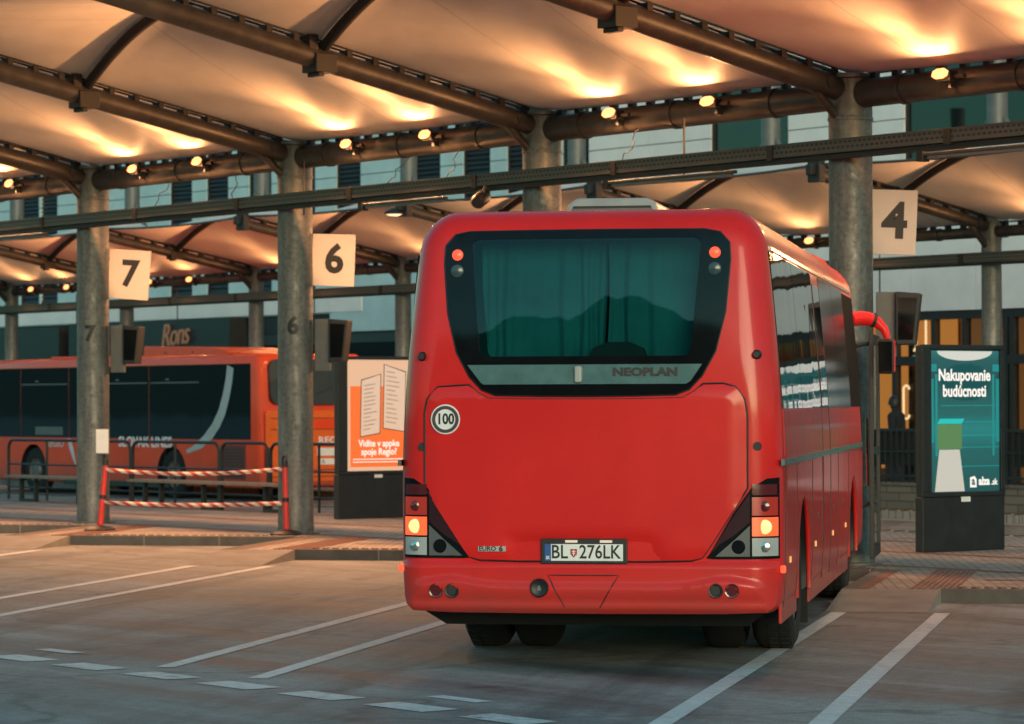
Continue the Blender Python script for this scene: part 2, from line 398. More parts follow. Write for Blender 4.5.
def chaikin(p, n=2, closed=True):
    for _ in range(n):
        q = []
        for i in range(len(p)):
            a, b = p[i], p[(i+1) % len(p)]
            q += [(a[0]*.75+b[0]*.25, a[1]*.75+b[1]*.25), (a[0]*.25+b[0]*.75, a[1]*.25+b[1]*.75)]
        p = q
    return p

def sstep(a, b, x):
    t = max(0., min(1., (x-a)/(b-a))); return t*t*(3-2*t)

# ------------------------------------------------------------------ camera, sky, sun
cam_d = bpy.data.cameras.new('camera'); cam = bpy.data.objects.new('camera', cam_d); COL.objects.link(cam); sc.camera = cam
yaw, pitch, roll = R(142.5637), R(.7454), R(-.1969)
F = Vector((math.cos(yaw)*math.cos(pitch), math.sin(yaw)*math.cos(pitch), math.sin(pitch)))
Rt = Vector((math.sin(yaw), -math.cos(yaw), 0)); Up = Rt.cross(F)
R2 = Rt*math.cos(roll) + Up*math.sin(roll); U2 = -Rt*math.sin(roll) + Up*math.cos(roll)
CAMP = Vector((23.7047, -22.4965, 1.7585))
cam.matrix_world = Matrix(((R2.x, U2.x, -F.x, CAMP.x), (R2.y, U2.y, -F.y, CAMP.y), (R2.z, U2.z, -F.z, CAMP.z), (0, 0, 0, 1)))
cam_d.sensor_fit = 'HORIZONTAL'; cam_d.sensor_width = 36.; cam_d.lens = 36.*3194.8751/1024.
cam_d.clip_start = .5; cam_d.clip_end = 3000
cam_d.dof.use_dof = True; cam_d.dof.focus_distance = 22.5; cam_d.dof.aperture_fstop = 4.6

W = bpy.data.worlds.new('World'); sc.world = W; W.use_nodes = True
wn = W.node_tree; bg = wn.nodes['Background']
SUN_EL, SUN_AZ = R(6), R(118)
sky = wn.nodes.new('ShaderNodeTexSky'); sky.sky_type = 'NISHITA'; sky.sun_disc = False
sky.sun_elevation = SUN_EL; sky.sun_rotation = SUN_AZ; sky.air_density = 1.0; sky.dust_density = .6; sky.ozone_density = 2.0
tint = N(wn, 'ShaderNodeMix', data_type='RGBA', blend_type='MULTIPLY'); tint.inputs[0].default_value = 1.
tint.inputs[7].default_value = (.38, .88, .80, 1)
wn.links.new(sky.outputs[0], tint.inputs[6]); wn.links.new(tint.outputs[2], bg.inputs[0])
bg.inputs[1].default_value = .118
sun_d = bpy.data.lights.new('sun', 'SUN'); sun = bpy.data.objects.new('sun', sun_d); COL.objects.link(sun)
sun_d.energy = .92; sun_d.angle = R(35); sun_d.color = (1, .68, .48)
sd = Vector((math.sin(SUN_AZ)*math.cos(SUN_EL), math.cos(SUN_AZ)*math.cos(SUN_EL), math.sin(SUN_EL)))
sun.rotation_euler = (-sd).to_track_quat('-Z', 'Y').to_euler()
sc.view_settings.view_transform = 'Standard'; sc.view_settings.look = 'None'; sc.view_settings.gamma = 1
sc.view_settings.exposure = 1.74
sc.cycles.use_denoising = True
sc.cycles.max_bounces = 8; sc.cycles.diffuse_bounces = 4; sc.cycles.caustics_reflective = False; sc.cycles.caustics_refractive = False
sc.cycles.sample_clamp_indirect = 6

# ------------------------------------------------------------------ setting: ground, platforms, hills
MB().add([(-700, -700, 0), (700, -700, 0), (700, 700, 0), (-700, 700, 0)], [(0, 1, 2, 3)]).build('ground', M['asph'])
tag(bpy.data.objects['ground'], kind='structure')

BAY = R(130.8321)
EV = Vector((math.cos(BAY), math.sin(BAY), 0)); EU = Vector((math.sin(BAY), -math.cos(BAY), 0))
K0 = Vector((3.74, -2.5, 0))
def kpt(n, u, v, z=0.): p = K0 + Vector((S*n, 0, 0)) + EU*u + EV*v; return Vector((p.x, p.y, z))
NT = range(-6, 3)
edge = []
for n in NT:
    edge += [kpt(n, -.86, 0), kpt(n, 0, 0), kpt(n, 3.0, 0)]
edge = edge[:-1]
BACK = 6.35
xr = edge[-1].x + 3; edge += [Vector((xr, edge[-1].y, 0)), Vector((xr, BACK, 0)), Vector((edge[0].x-6, BACK, 0)), Vector((edge[0].x-6, edge[0].y, 0))]
pm = MB(); k = len(edge)
pm.v = [(p.x, p.y, PLAT) for p in edge] + [(p.x, p.y, -.05) for p in edge]
tri = delaunay_2d_cdt([p.to_2d() for p in edge], [], [list(range(k))], 1, 1e-5)
pm.f = [tuple(f) for f in tri[2]]
assert len(tri[0]) == k
pm.v = [(p.x, p.y, PLAT) for p in tri[0]] + [(p.x, p.y, -.05) for p in edge]
idx = {}
for i, p in enumerate(edge):
    idx[i] = min(range(len(tri[0])), key=lambda j: (tri[0][j]-p.to_2d()).length)
pm.f += [(idx[i], idx[(i+1) % k], len(tri[0])+(i+1) % k, len(tri[0])+i) for i in range(k)]
pm.mi = [0]*len(pm.f)
tag(pm.build('platform', M['pave']), kind='structure')
rm = MB(); kb = MB(); rs = MB(); tl = MB()
for n in NT:
    # ramped nose of the sawtooth
    a, b, c, d = kpt(n, -.86, -1.36, .003), kpt(n, 0, -1.36, .003), kpt(n, 0, -.01, PLAT+.002), kpt(n, -.86, -.01, PLAT+.002)
    e_, f_ = kpt(n, 0, -.01, -.02), kpt(n, -.86, -.01, -.02)
    rm.add([a, b, c, d, e_, f_], [(0, 1, 2, 3), (1, 4, 2), (0, 3, 5)])
    # kerb stones, 1 m long with joints
    for (p, q) in ((kpt(n, .0, .07), kpt(n, 3.0, .07)), (kpt(n+1, -.79, 3.25), kpt(n+1, -.79, 0))):
        L = (q-p).length; t = (q-p)/L; m = Vector((-t.y, t.x, 0)); j = 0.
        while j < L-.05:
            j2 = min(j+.98, L)
            vs = []
            for z in (-.02, PLAT+.006):
                for s_, w in ((j+.004, -.073), (j2-.004, -.073), (j2-.004, .07), (j+.004, .07)):
                    pp = p + t*s_ + m*w; vs.append((pp.x, pp.y, z))
            kb.add(vs, [(3, 2, 1, 0), (4, 5, 6, 7), (0, 1, 5, 4), (1, 2, 6, 5), (2, 3, 7, 6), (3, 0, 4, 7)]); j = j2
    # red ribbed tactile field behind the nose
    for i in range(8):
        u = -.26 + i*.052
        vs = [kpt(n, u, -.35 if 0 else .05, PLAT+.002), kpt(n, u+.028, .05, PLAT+.002), kpt(n, u+.028, 3.4, PLAT+.002), kpt(n, u, 3.4, PLAT+.002)]
        rs.add([(v.x, v.y, z) for z in (PLAT, PLAT+.008) for v in vs], [(4, 5, 6, 7), (0, 1, 5, 4), (1, 2, 6, 5), (2, 3, 7, 6), (3, 0, 4, 7)])
    # rows of warning studs along the kerb
    for i in range(24):
        p = kpt(n, .18 + i*.115, .26, PLAT)
        rs.box(p.x-.028, p.x+.028, p.y-.028, p.y+.028, PLAT, PLAT+.012)
    # red bands across the bay
    for (u0, v0, u1, v1) in ((-.8, .02, -.62, 3.2), (.3, 1.5, 3.0, 1.62)):
        vs = [kpt(n, u0, v0, PLAT+.004), kpt(n, u1, v0, PLAT+.004), kpt(n, u1, v1, PLAT+.004), kpt(n, u0, v1, PLAT+.004)]
        rs.add(vs, [(0, 1, 2, 3)])
tag(rm.build('ramp', M['ramp']), kind='structure')
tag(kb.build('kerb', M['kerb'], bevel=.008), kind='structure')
x0, x1 = edge[0].x-5, xr-1
for y0, y1 in ((-.05, .12), (2.1, 2.24), (4.0, 4.12)):
    rs.add([(x0, y0, PLAT+.0045), (x1, y0, PLAT+.0045), (x1, y1, PLAT+.0045), (x0, y1, PLAT+.0045)], [(0, 1, 2, 3)])
tag(rs.build('paving_band', M['redbrick']), kind='structure')
for n in NT:
    for q in range(14):
        vs = [kpt(n, -2.6+q*.165, 3.44, PLAT+.004), kpt(n, -2.45+q*.165, 3.44, PLAT+.004), kpt(n, -2.45+q*.165, 3.62, PLAT+.004), kpt(n, -2.6+q*.165, 3.62, PLAT+.004)]
        tl.add(vs, [(0, 1, 2, 3)])
tl.add([(x0, 5.95, PLAT+.004), (x1, 5.95, PLAT+.004), (x1, 6.28, PLAT+.004), (x0, 6.28, PLAT+.004)], [(0, 1, 2, 3)])
tag(tl.build('tactile_strip', M['tactile']), kind='structure')
st = MB()
for i in range(160):
    x = -36 + i*.26
    st.box(x-.05, x+.05, 6.06, 6.17, PLAT+.004, PLAT+.014)
    st.box(x-.05, x+.05, 11.52, 11.63, PLAT+.004, PLAT+.014)
tag(st.build('tactile_studs', M['black']), kind='structure')
fp = MB(); fp.box(-90, 40, 11.4, 24, -.05, PLAT); tag(fp.build('pavement', M['pave']), kind='structure')
tl2 = MB(); tl2.add([(-90, 11.42, PLAT+.004), (40, 11.42, PLAT+.004), (40, 11.75, PLAT+.004), (-90, 11.75, PLAT+.004)], [(0, 1, 2, 3)])
tag(tl2.build('tactile_strip', M['tactile']), kind='structure')

# painted markings
rd = MB()
def strip(p, q, w, z=.004):
    p, q = Vector(p), Vector(q); t = (q-p).normalized(); m = Vector((-t.y, t.x, 0))*(w/2)
    rd.add([(v.x, v.y, z) for v in (p-m, q-m, q+m, p+m)], [(0, 1, 2, 3)])
for n in NT:
    for u in (0., -.86):
        tip = kpt(n, u+.12, -1.42); s_ = (tip.y+11.34)/EV.y
        strip(tip - EV*s_, tip, .13)
for i in range(-24, 14):
    x = 4.62 + i*.925
    rd.add([(x, -11.83, .004), (x+.60, -11.83, .004), (x+.60, -11.57, .004), (x, -11.57, .004)], [(0, 1, 2, 3)])
for x in (3.35, 8.15):
    rd.add([(x, -11.25, .004), (x+.5, -11.25, .004), (x+.5, -11.12, .004), (x, -11.12, .004)], [(0, 1, 2, 3)])
strip((-90, 7.3, 0), (40, 7.3, 0), .14); strip((-90, 11.0, 0), (40, 11.0, 0), .14)
tag(rd.build('road_marking', M['paint']), kind='structure')

# hills round the place, well behind the camera and the building
hm = MB(); nseg = 480; prof = []
for i in range(nseg):
    a = 2*math.pi*i/nseg
    da = (a - R(305) + math.pi) % (2*math.pi) - math.pi
    prof.append(15 + 4*math.sin(a*3+.6) + 3*math.sin(a*7+1.9) + 2*random.random() + (80 + 8*math.sin(a*19) + 4*math.sin(a*53) + 5*random.random())*math.exp(-(da/R(15))**4))
for i in range(nseg):
    a = 2*math.pi*i/nseg
    for rr, hh in ((420, 0), (470, .55), (540, 1.), (640, .6)):
        hm.v.append((math.cos(a)*rr, math.sin(a)*rr, prof[i]*hh*1.5))
for i in range(nseg):
    for j in range(3):
        a, b = i*4+j, ((i+1) % nseg)*4+j
        hm.f.append((a, b, b+1, a+1)); hm.mi.append(0)
tag(hm.build('hills', M['hill'], smooth=True), kind='structure')

# ------------------------------------------------------------------ canopy
def cant(y, yb, zr, slope):      # height of a cantilever pipe's axis at y
    return zr + (yb-.35-y)*slope

def canopy_set(cfg, cols, bays):
    Y = cfg['Y']
    for i in cols:
        X = i*S; c = thing('canopy_column', cfg['clabel'](i), 'canopy column', (X, Y, PLAT), group=cfg['cgroup'])
        r = cfg['r']; H = cfg['top']-PLAT
        sh = MB(); sh.lathe([(0, 0), (r*1.03, 0), (r, .3), (r*.985, cfg['collar']-PLAT)], (0, 0, 0), (0, 0, 1), 40)
        sh.build('shaft', M['galv'], c, smooth=True)
        hd = MB(); hd.lathe([(r*.985, cfg['collar']-PLAT), (r*1.03, cfg['collar']-PLAT+.003), (r*1.03, cfg['collar']-PLAT+.035), (r*1.0, cfg['collar']-PLAT+.04), (r*1.0, H-.02), (r*1.25, H-.01), (r*1.25, H+.03), (0, H+.03)], (0, 0, 0), (0, 0, 1), 40)
        hd.build('head', M['galv'], c, smooth=True)
        bp = MB(); bp.lathe([(r*1.35, -.001), (r*1.35, .022), (r*1.0, .026)], (0, 0, 0), (0, 0, 1), 40); bp.build('base_plate', M['galv'], c, smooth=True)
        # cantilever pipe
        L = cfg['L']; sl = cfg['slope']; zr = cfg['zr']-PLAT; rp = cfg['rp']; yj = cfg['yj']
        f = lambda y: zr + (-.35-y)*sl
        cb = MB(); cb.tube([(0, -r*.8, f(-r*.8)), (0, -L, f(-L))], rp, 20); pipe = cb.build('cantilever_beam', M['dsteel'], c, smooth=True)
        jb = MB(); jb.box(-rp*1.12, rp*1.12, yj-.15, yj+.13, f(yj)-rp*1.25, f(yj)+rp*.4)
        jb.box(-rp*.9, rp*.9, yj-.10, yj-.02, f(yj)-rp*1.6, f(yj)-rp*1.25)
        jb.box(-rp*.9, rp*.9, yj-.22, yj-.10, f(yj)+rp*.4, f(yj)+rp*2.0); jb.build('joint_bracket', M['brown'], pipe, bevel=.01)
        gb = MB(); gb.tube([(0, -r*.7, f(-r)-.32), (0, -r-.3, f(-r-.3)-rp*.5)], .05, 10); gb.cyl((-rp*1.15, -r-.16, f(-r-.16)), (rp*1.15, -r-.16, f(-r-.16)), .055, 14); gb.build('beam_pin', M['dsteel'], pipe, smooth=True)
        # edge rail of the membrane on little studs
        er = MB(); a, b = -r-.05, -L+.05
        for sx in (-1, 1):
            er.tube([(sx*rp*.55, a, f(a)+rp+.052), (sx*rp*.55, b, f(b)+rp+.052)], .012, 8)
        k = int((a-b)/.34)
        for j in range(k+1):
            y = a + (b-a)*j/k
            er.box(-rp*.65, rp*.65, y-.035, y+.035, f(y)+rp*.6, f(y)+rp+.05)
        er.build('edge_rail', M['brown'], pipe)
        tp = MB(); tp.box(-.13, .13, -L-.10, -L+.02, f(-L)-.12, f(-L)+.20); tp.box(-.06, .06, -L-.2, -L-.10, f(-L)-.02, f(-L)+.14); tp.build('end_bracket', M['brown'], pipe, bevel=.015)
        if cfg.get('mast'):
            ms = MB(); ms.tube([(0, .14, H-.3), (0, .14, H+3.6)], r*1.05, 20); ms.build('mast', M['grey'], c, smooth=True)
            for sx in (-1, 1):
                d = MB(); d.tube([(sx*.1, .14, H+1.55), (sx*1.55, .10, H-.12)], .05, 10); d.build('stay_strut', M['grey'], c, smooth=True)
        if i in cfg.get('num', {}):
            rr = r + .003
            def wrap(p, rr=rr):
                a = p.x/rr; d0 = R(-42)
                ang_ = d0 + a; return Vector((math.cos(ang_)*(rr-p.y), math.sin(ang_)*(rr-p.y), p.z))
            text('painted_number', cfg['num'][i], .30, M['ink'], c, (0, 0, 2.63), (1, 0, 0), (0, 0, 1), bold=.012, depth=.001, wrap=wrap)
    for i in bays:
        X = i*S
        # main beam between two columns
        b = thing('canopy_beam', cfg['blabel'](i), 'roof beam', (X, Y, cfg['zb']), group=cfg['bgroup'])
        r = cfg['r']; rb = cfg['rb']
        p = MB(); p.tube([(r*.9, 0, 0), (S-r*.9, 0, 0)], rb, 24); pp = p.build('pipe', M['dsteel'], b, smooth=True)
        er = MB(); er.box(r, S-r, .02, .05, rb+.045, rb+.07)
        for j in range(15):
            x = r+.12 + (S-2*r-.24)*j/14
            er.box(x-.04, x+.04, -.02, .05, rb*.8, rb+.055)
        er.build('edge_rail', M['brown'], pp)
        for x in (.8, 2.4, 4.0):
            cl = MB(); cl.lathe([(rb+.002, -.03), (rb+.014, -.03), (rb+.014, .03), (rb+.002, .03)], (x, 0, 0), (1, 0, 0), 24); cl.build('pipe_clamp', M['dsteel'], pp, smooth=True)
        # membrane bay
        mz = cfg['zr']; sl = cfg['slope']; L = cfg['L']; yj = cfg['yj']; rp = cfg['rp']; Ha = cfg['arch']
        m = thing('roof_membrane', cfg['mlabel'](i), 'membrane roof', (X, Y, 0), group=cfg['mgroup'])
        nu, nv = 28, 32; g = MB()
        ys = [-.02 - (L-.02)*j/nv for j in range(nv+1)]
        jj = min(range(nv+1), key=lambda j: abs(ys[j]-yj)); ys[jj] = yj
        base = lambda y: mz + (-.35-y)*sl + rp + .062
        zback = cfg['zb'] + rb + .075
        def zm(u, y):
            w = 4*u*(1-u)
            if y > yj: t = (y-0)/(yj); h = t**1.55
            else: t = (y+L)/(yj+L); h = t**1.35
            z0 = base(y)
            if y > yj: z0 = z0*(min(1, t*4)) + (1-min(1, t*4))*((1-w**.3)*base(y) + w**.3*zback)
            return z0 + Ha*w*h - (.05*w*(1-h))
        for y in ys:
            for j in range(nu+1):
                u = j/nu
                g.v.append((.02+u*(S-.04), y + (0 if abs(y+L) > 1e-6 else .12*4*u*(1-u)), zm(u, y)))
        for a in range(nv):
            for j in range(nu):
                q = a*(nu+1)+j; g.f.append((q, q+1, q+nu+2, q+nu+1)); g.mi.append(0)
        g.build('fabric', M['memb'], m, smooth=True)
        ar = MB(); ar.tube([(.05+(S-.1)*j/30, yj, zm(j/30, yj)-cfg['ra']-.012) for j in range(31)], cfg['ra'], 12); ar.build('arch_rib', M['brown'], m, smooth=True)
        ce = MB(); ce.tube([(.02+(S-.04)*j/16, -L+.12*4*(j/16)*(1-j/16), zm(j/16, -L)-.012) for j in range(17)], .02, 8); ce.build('edge_cable', M['dsteel'], m, smooth=True)

names = {-4: '8', -3: '7', -2: '6', -1: '5', 0: '4', 1: '3', 2: '2'}
near_desc = {-4: 'thick galvanised pillar just off the left edge, left of pillar 7', -3: 'thick galvanised pillar painted 7, behind the red barrier posts',
             -2: 'thick galvanised pillar painted 6 beside the orange poster', -1: 'thick galvanised pillar standing right behind the red coach roof',
             0: 'thick galvanised pillar beside the 4 sign, in front of the coach nose', 1: 'thick galvanised pillar just off the right edge, right of pillar 4'}
def nm(i): return {-4: 'the left edge', -3: 'pillar 7', -2: 'pillar 6', -1: 'the coach pillar', 0: 'pillar 4', 1: 'the right edge'}.get(i, 'far right')
NEARC = dict(Y=NEAR_Y, r=.225, top=5.06, collar=4.62, L=5.9, slope=.198, zr=4.98, rp=.125, yj=-3.05, zb=4.89, rb=.145, arch=.80, ra=.065,
             num={-3: '7', -2: '6'}, clabel=lambda i: near_desc[i], blabel=lambda i: 'lamp lit round main roof beam from %s to %s' % (nm(i), nm(i+1)),
             mlabel=lambda i: 'cream front membrane bay between %s and %s' % (nm(i), nm(i+1)), cgroup='thick pillars of the front canopy', bgroup='main beams of the front canopy', mgroup='membrane bays of the front canopy')
canopy_set(NEARC, range(-4, 2), range(-4, 1))
far_desc = {-9: 'thin rear canopy column beyond the left picture edge', -8: 'thin rear canopy column at the far left edge of the photo', -7: 'thin rear canopy column half hidden right below the 7 sign',
            -6: 'thin rear canopy column between the script shop sign and pillar 6', -5: 'thin rear canopy column above the orange poster', -4: 'thin rear canopy column hidden behind the coach, mast behind pillar at its roof',
            -3: 'thin rear canopy column with mast left of the 4 pillar', -2: 'thin rear canopy column with braced mast rising behind the teal poster', -1: 'thin rear canopy column beyond the right picture edge'}
def fm(i): return {-9: 'off the left edge', -8: 'the left edge', -7: 'the 7 sign', -6: 'the script sign', -5: 'the orange poster', -4: 'the coach', -3: 'left of pillar 4', -2: 'the teal poster', -1: 'off the right edge'}[i]
FARC = dict(Y=FAR_Y, r=.155, top=4.55, collar=4.2, L=3.55, slope=.186, zr=4.46, rp=.09, yj=-1.9, zb=4.33, rb=.085, arch=.66, ra=.06, mast=True,
            clabel=lambda i: far_desc[i], blabel=lambda i: 'thin rear beam from %s to %s' % (fm(i), fm(i+1)), mlabel=lambda i: 'cream rear membrane bay from %s to %s' % (fm(i), fm(i+1)),
            cgroup='thin columns of the rear canopy', bgroup='beams of the rear canopy', mgroup='membrane bays of the rear canopy')
canopy_set(FARC, range(-9, 0), range(-9, -1))

# floodlights on the main beams
def floodlight(x, y, z, label, group, power, size=1., down=1.):
    t = thing('floodlight', label, 'floodlight', (x, y, z), 0, group)
    h = MB(); h.box(-.13*size, .10*size, -.16*size, -.02, -.02, .09*size); h.box(.10*size, .26*size, -.10*size, -.04, .0, .05*size); h.build('housing', M['brown'], t, bevel=.012)
    b = MB(); b.box(-.02, .02, -.05, .03, -.08, .02); b.build('bracket', M['dsteel'], t)
    l = MB(); l.prism(chaikin([(-.13*size, -.06*size), (.10*size, -.06*size), (.10*size, .06*size), (-.13*size, .06*size)], 1), ((-.02, -.165*size, .06*size), (1, 0, 0), (0, .34, .94)), .02)
    l.build('lens', M['flood'], t)
    # each fitting throws a beam up under the fabric and one down on the bays
    for aim, cone, blend, share in (((0, -.996, .08), 84, 1., 1.), ((0, -.06, -1), 170, 1., down)):
        d = bpy.data.lights.new('flood_light', 'SPOT'); d.energy = power*share; d.color = (1, .45, .18); d.spot_size = R(cone); d.spot_blend = blend; d.shadow_soft_size = .06
        o = bpy.data.objects.new('flood_light', d); COL.objects.link(o); o.parent = t; o.location = (0, -.27*size, .03)
        o.rotation_euler = Vector(aim).to_track_quat('-Z', 'Y').to_euler()
    d = bpy.data.lights.new('flood_glow', 'AREA'); d.shape = 'RECTANGLE'; d.size = .22*size; d.size_y = .12*size; d.energy = power*.036; d.color = (1, .45, .18)
    o = bpy.data.objects.new('flood_glow', d); COL.objects.link(o); o.parent = t; o.location = (0, -.24*size, .03)
    o.rotation_euler = Vector((0, -1, .05)).to_track_quat('-Z', 'Y').to_euler()
    return t
for i in range(-4, 1):
    for dx, w in ((1.62, 'left'), (3.27, 'right')):
        floodlight(i*S+dx, -.16, 4.90, '%s warm floodlight on the front beam between %s and %s' % (w, nm(i), nm(i+1)), 'floodlights on the front beams', 285, .85, .75 if i*S+dx < -2.5 else .2)
for i in range(-9, -1):
    for dx, w in ((1.35, 'left'), (2.95, 'right')):
        floodlight(i*S+dx, FAR_Y-.1, 4.30, '%s warm floodlight on the rear beam from %s to %s' % (w, fm(i), fm(i+1)), 'floodlights on the rear beams', 150, .8, .12)
# round lamp at one beam tip of the rear canopy
t = thing('tip_lamp', 'lit round lamp at the rear beam tip left of the coach roof', 'lamp', (-4*S-.18, 8.95, 5.0))
b = MB(); b.lathe([(0, .09), (.10, .08), (.20, .02), (.21, 0), (.18, -.02)], (0, 0, 0), (0, 0, 1), 24); b.build('shade', M['brown'], t, smooth=True)
b = MB(); b.lathe([(.185, -.015), (.12, -.04), (0, -.05)], (0, 0, 0), (0, 0, 1), 24); b.build('lens', M['neon'], t, smooth=True)
b = MB(); b.tube([(0, 0, .08), (.02, 0, .32)], .012, 8); b.build('stem', M['brown'], t)

# cable trays
def tray(Y, z0, z1, x0, x1, label, low):
    t = thing('cable_tray', label, 'cable tray', (0, Y, 0))
    b = MB(); b.box(x0, x1, -.012, .012, z0, z1); b.build('front_web', M['perf'], t)
    b = MB(); b.box(x0, x1, -.022, .15, z1, z1+.012); b.box(x0, x1, -.022, .15, z0-.012, z0); b.build('flange', M['dsteel'], t)
    b = MB(); b.box(x0, x1, .02, .12, z0-low, z0-.02); b.build('lower_duct', M['brown'], t)
    x = x0+.7; 
    while x < x1-.3:
        b = MB(); b.box(x-.04, x+.04, -.03, .03, z0-.03, z1+.005); b.build('splice_plate', M['brown'], t); x += 2.55
    return t
t = tray(-.36, 4.285, 4.40, -27, 6, 'long perforated steel cable tray crossing in front of the thick pillars', .07)
for x in (-19.6, -9.54, -2.24):
    b = MB(); b.cyl((x, .05, 4.12), (x, .05, 4.80), .012, 8); b.build('hanger_rod', M['brown'], t)
t = tray(FAR_Y-.25, 3.87, 4.0, -47, -3, 'long thin cable tray crossing the rear canopy columns', .05)
for x in (-37.5, -33.3, -28.2, -12.4, -18.):
    b = MB(); b.cyl((x, .03, 3.45), (x, .03, 4.2), .012, 8); b.build('hanger_rod', M['brown'], t)
for x0_, x1_, w in ((-3.35, -1.3, 'left of pillar 4'), (-8.05, -6.4, 'left of the coach roof'), (-17.9, -15.9, 'left of pillar 7'), (1.5, 3.2, 'at the right picture edge')):
    t = thing('tube_lamp', 'slim unlit tube lamp under the front cable tray %s' % w, 'tube lamp', (x0_, -.42, 4.15), 0, 'tube lamps under the cable tray')
    b = MB(); b.box(0, x1_-x0_, -.04, .04, 0, .035); b.build('body', M['dsteel'], t, bevel=.008)
    b = MB(); b.box(.05, x1_-x0_-.05, -.03, .03, -.03, -.002); b.build('diffuser', M['grey'], t)
    b = MB(); b.box(-.08, 0, -.05, .05, -.05, .05); b.build('end_cap', M['brown'], t)
t = thing('security_camera', 'dark cylindrical camera hanging under the tray above the coach roof', 'security camera', (-5.62, -.5, 4.10))
b = MB(); b.lathe([(0, -.20), (.075, -.20), (.085, -.17), (.085, .10), (.06, .14), (0, .14)], (0, 0, 0), (.55, -.72, -.25), 20); b.build('body', M['black'], t, smooth=True)
b = MB(); b.cyl((0, .02, .02), (0, .08, .16), .02, 8); b.build('bracket', M['brown'], t)
# slack wires from the beams to the tray
for n_, (xa, za, xb, zb_) in enumerate(((-12.9, 4.72, -13.3, 4.44), (-7.45, 4.70, -7.85, 4.43), (-6.4, 4.74, -6.6, 4.44), (-3.1, 4.74, -3.35, 4.44), (-11.2, 4.72, -11.35, 4.44))):
    pts = [(xa+(xb-xa)*j/8 + .05*math.sin(j*1.1+n_), -.22, za+(zb_-za)*j/8 + .02*math.sin(j*2.)) for j in range(9)]
    o = MB().tube(pts, .006, 6).build('loose_wire', M['rubber'], smooth=True)
    tag(o, 'thin slack black wire hanging from the beam, %s' % ('second gap left of pillar 6', 'left of the coach roof pillar, further wire', 'left of the coach roof pillar, nearer wire', 'right of the coach roof pillar', 'gap just left of pillar 6')[n_], 'wire', 'wires hanging from the front beam')

# ------------------------------------------------------------------ bay number signs
def number_sign(i, num, tilt, label, w=.5, h=.66):
    c = Vector((i*S, 0, 0))
    p0 = c + EU*.20 + EV*.10
    t = thing('number_sign', label, 'sign', (p0.x, p0.y, 3.60), R(40.83), 'white number plates on the pillars')
    a = Vector((math.cos(R(tilt)), 0, -math.sin(R(tilt)))); u = Vector((math.sin(R(tilt)), 0, math.cos(R(tilt))))
    b = MB(); b.prism([(0, -h/2), (w, -h/2), (w, h/2), (0, h/2)], ((0, 0, 0), a, u), .02); b.build('plate', M['signp'], t, bevel=.004)
    ctr = a*(w*.52) + Vector((0, -.021-.0, 0)) 
    text('number', num, .50, M['ink'], t, ctr, a, u, bold=.017, depth=.001)
    b = MB(); b.cyl((-.1, -.03, .2), (.06, .01, .2), .015, 8); b.cyl((-.1, -.03, -.2), (.06, .01, -.2), .015, 8); b.build('bracket', M['dsteel'], t)
number_sign(-3, '7', 4.0, 'white plate reading 7 on the left pillar', .60, .69)
number_sign(-2, '6', 2.3, 'white plate reading 6 on the second pillar', .56, .66)
number_sign(0, '4', 2.6, 'white plate reading 4 right of the coach', .46, .66)

# timetable monitors on the pillars
for i, z, label in ((-3, 2.55, 'dark timetable monitor on the pillar painted 7'), (-2, 2.52, 'dark timetable monitor on the pillar painted 6'), (0, 2.56, 'dark timetable monitor beside the coach mirror')):
    p0 = Vector((i*S, 0, 0)) + EU*.25 + EV*.05
    t = thing('timetable_monitor', label, 'monitor', (p0.x, p0.y, z), R(40.83), 'timetable monitors on the pillars')
    b = MB(); b.box(0, .20, -.04, .04, -.34, .32); b.build('mount_panel', M['grey'], t, bevel=.006)
    b = MB(); b.prism([(.205, -.22), (.40, -.22), (.46, .30), (.205, .32)], ((0, .12, 0), (1, 0, 0), (0, 0, 1)), .26); b.build('casing', M['black'], t, bevel=.01)
    b = MB(); b.prism([(.23, -.17), (.38, -.17), (.425, .25), (.23, .26)], ((0, -.1405, 0), (1, 0, 0), (0, 0, 1)), .004); b.build('screen', M['gloss'], t)

# ------------------------------------------------------------------ advertising light boxes
def lightbox(x, y0, y1, ztop, sy0, sy1, sz0, sz1, label, name):
    t = thing(name, label, 'advert board', (x, y0, PLAT)); Lw = y1-y0
    b = MB(); b.box(-.12, 0, 0, Lw, 0, sz0-PLAT-.05); b.build('plinth', M['black'], t, bevel=.012)
    b = MB(); b.box(-.11, -.03, .004, Lw-.004, sz0-PLAT-.046, ztop-PLAT); b.build('housing', M['black'], t, bevel=.012)
    b = MB()
    for (a0, a1, c0, c1) in ((0, Lw, ztop-PLAT-.045, ztop-PLAT+.004), (0, Lw, sz0-PLAT-.05, sz0-PLAT), (0, sy0-y0, sz0-PLAT, ztop-PLAT-.045), (sy1-y0, Lw, sz0-PLAT, ztop-PLAT-.045)):
        b.box(-.03, .012, a0, a1, c0, c1)
    b.build('frame', M['black'], t, bevel=.006)
    return t
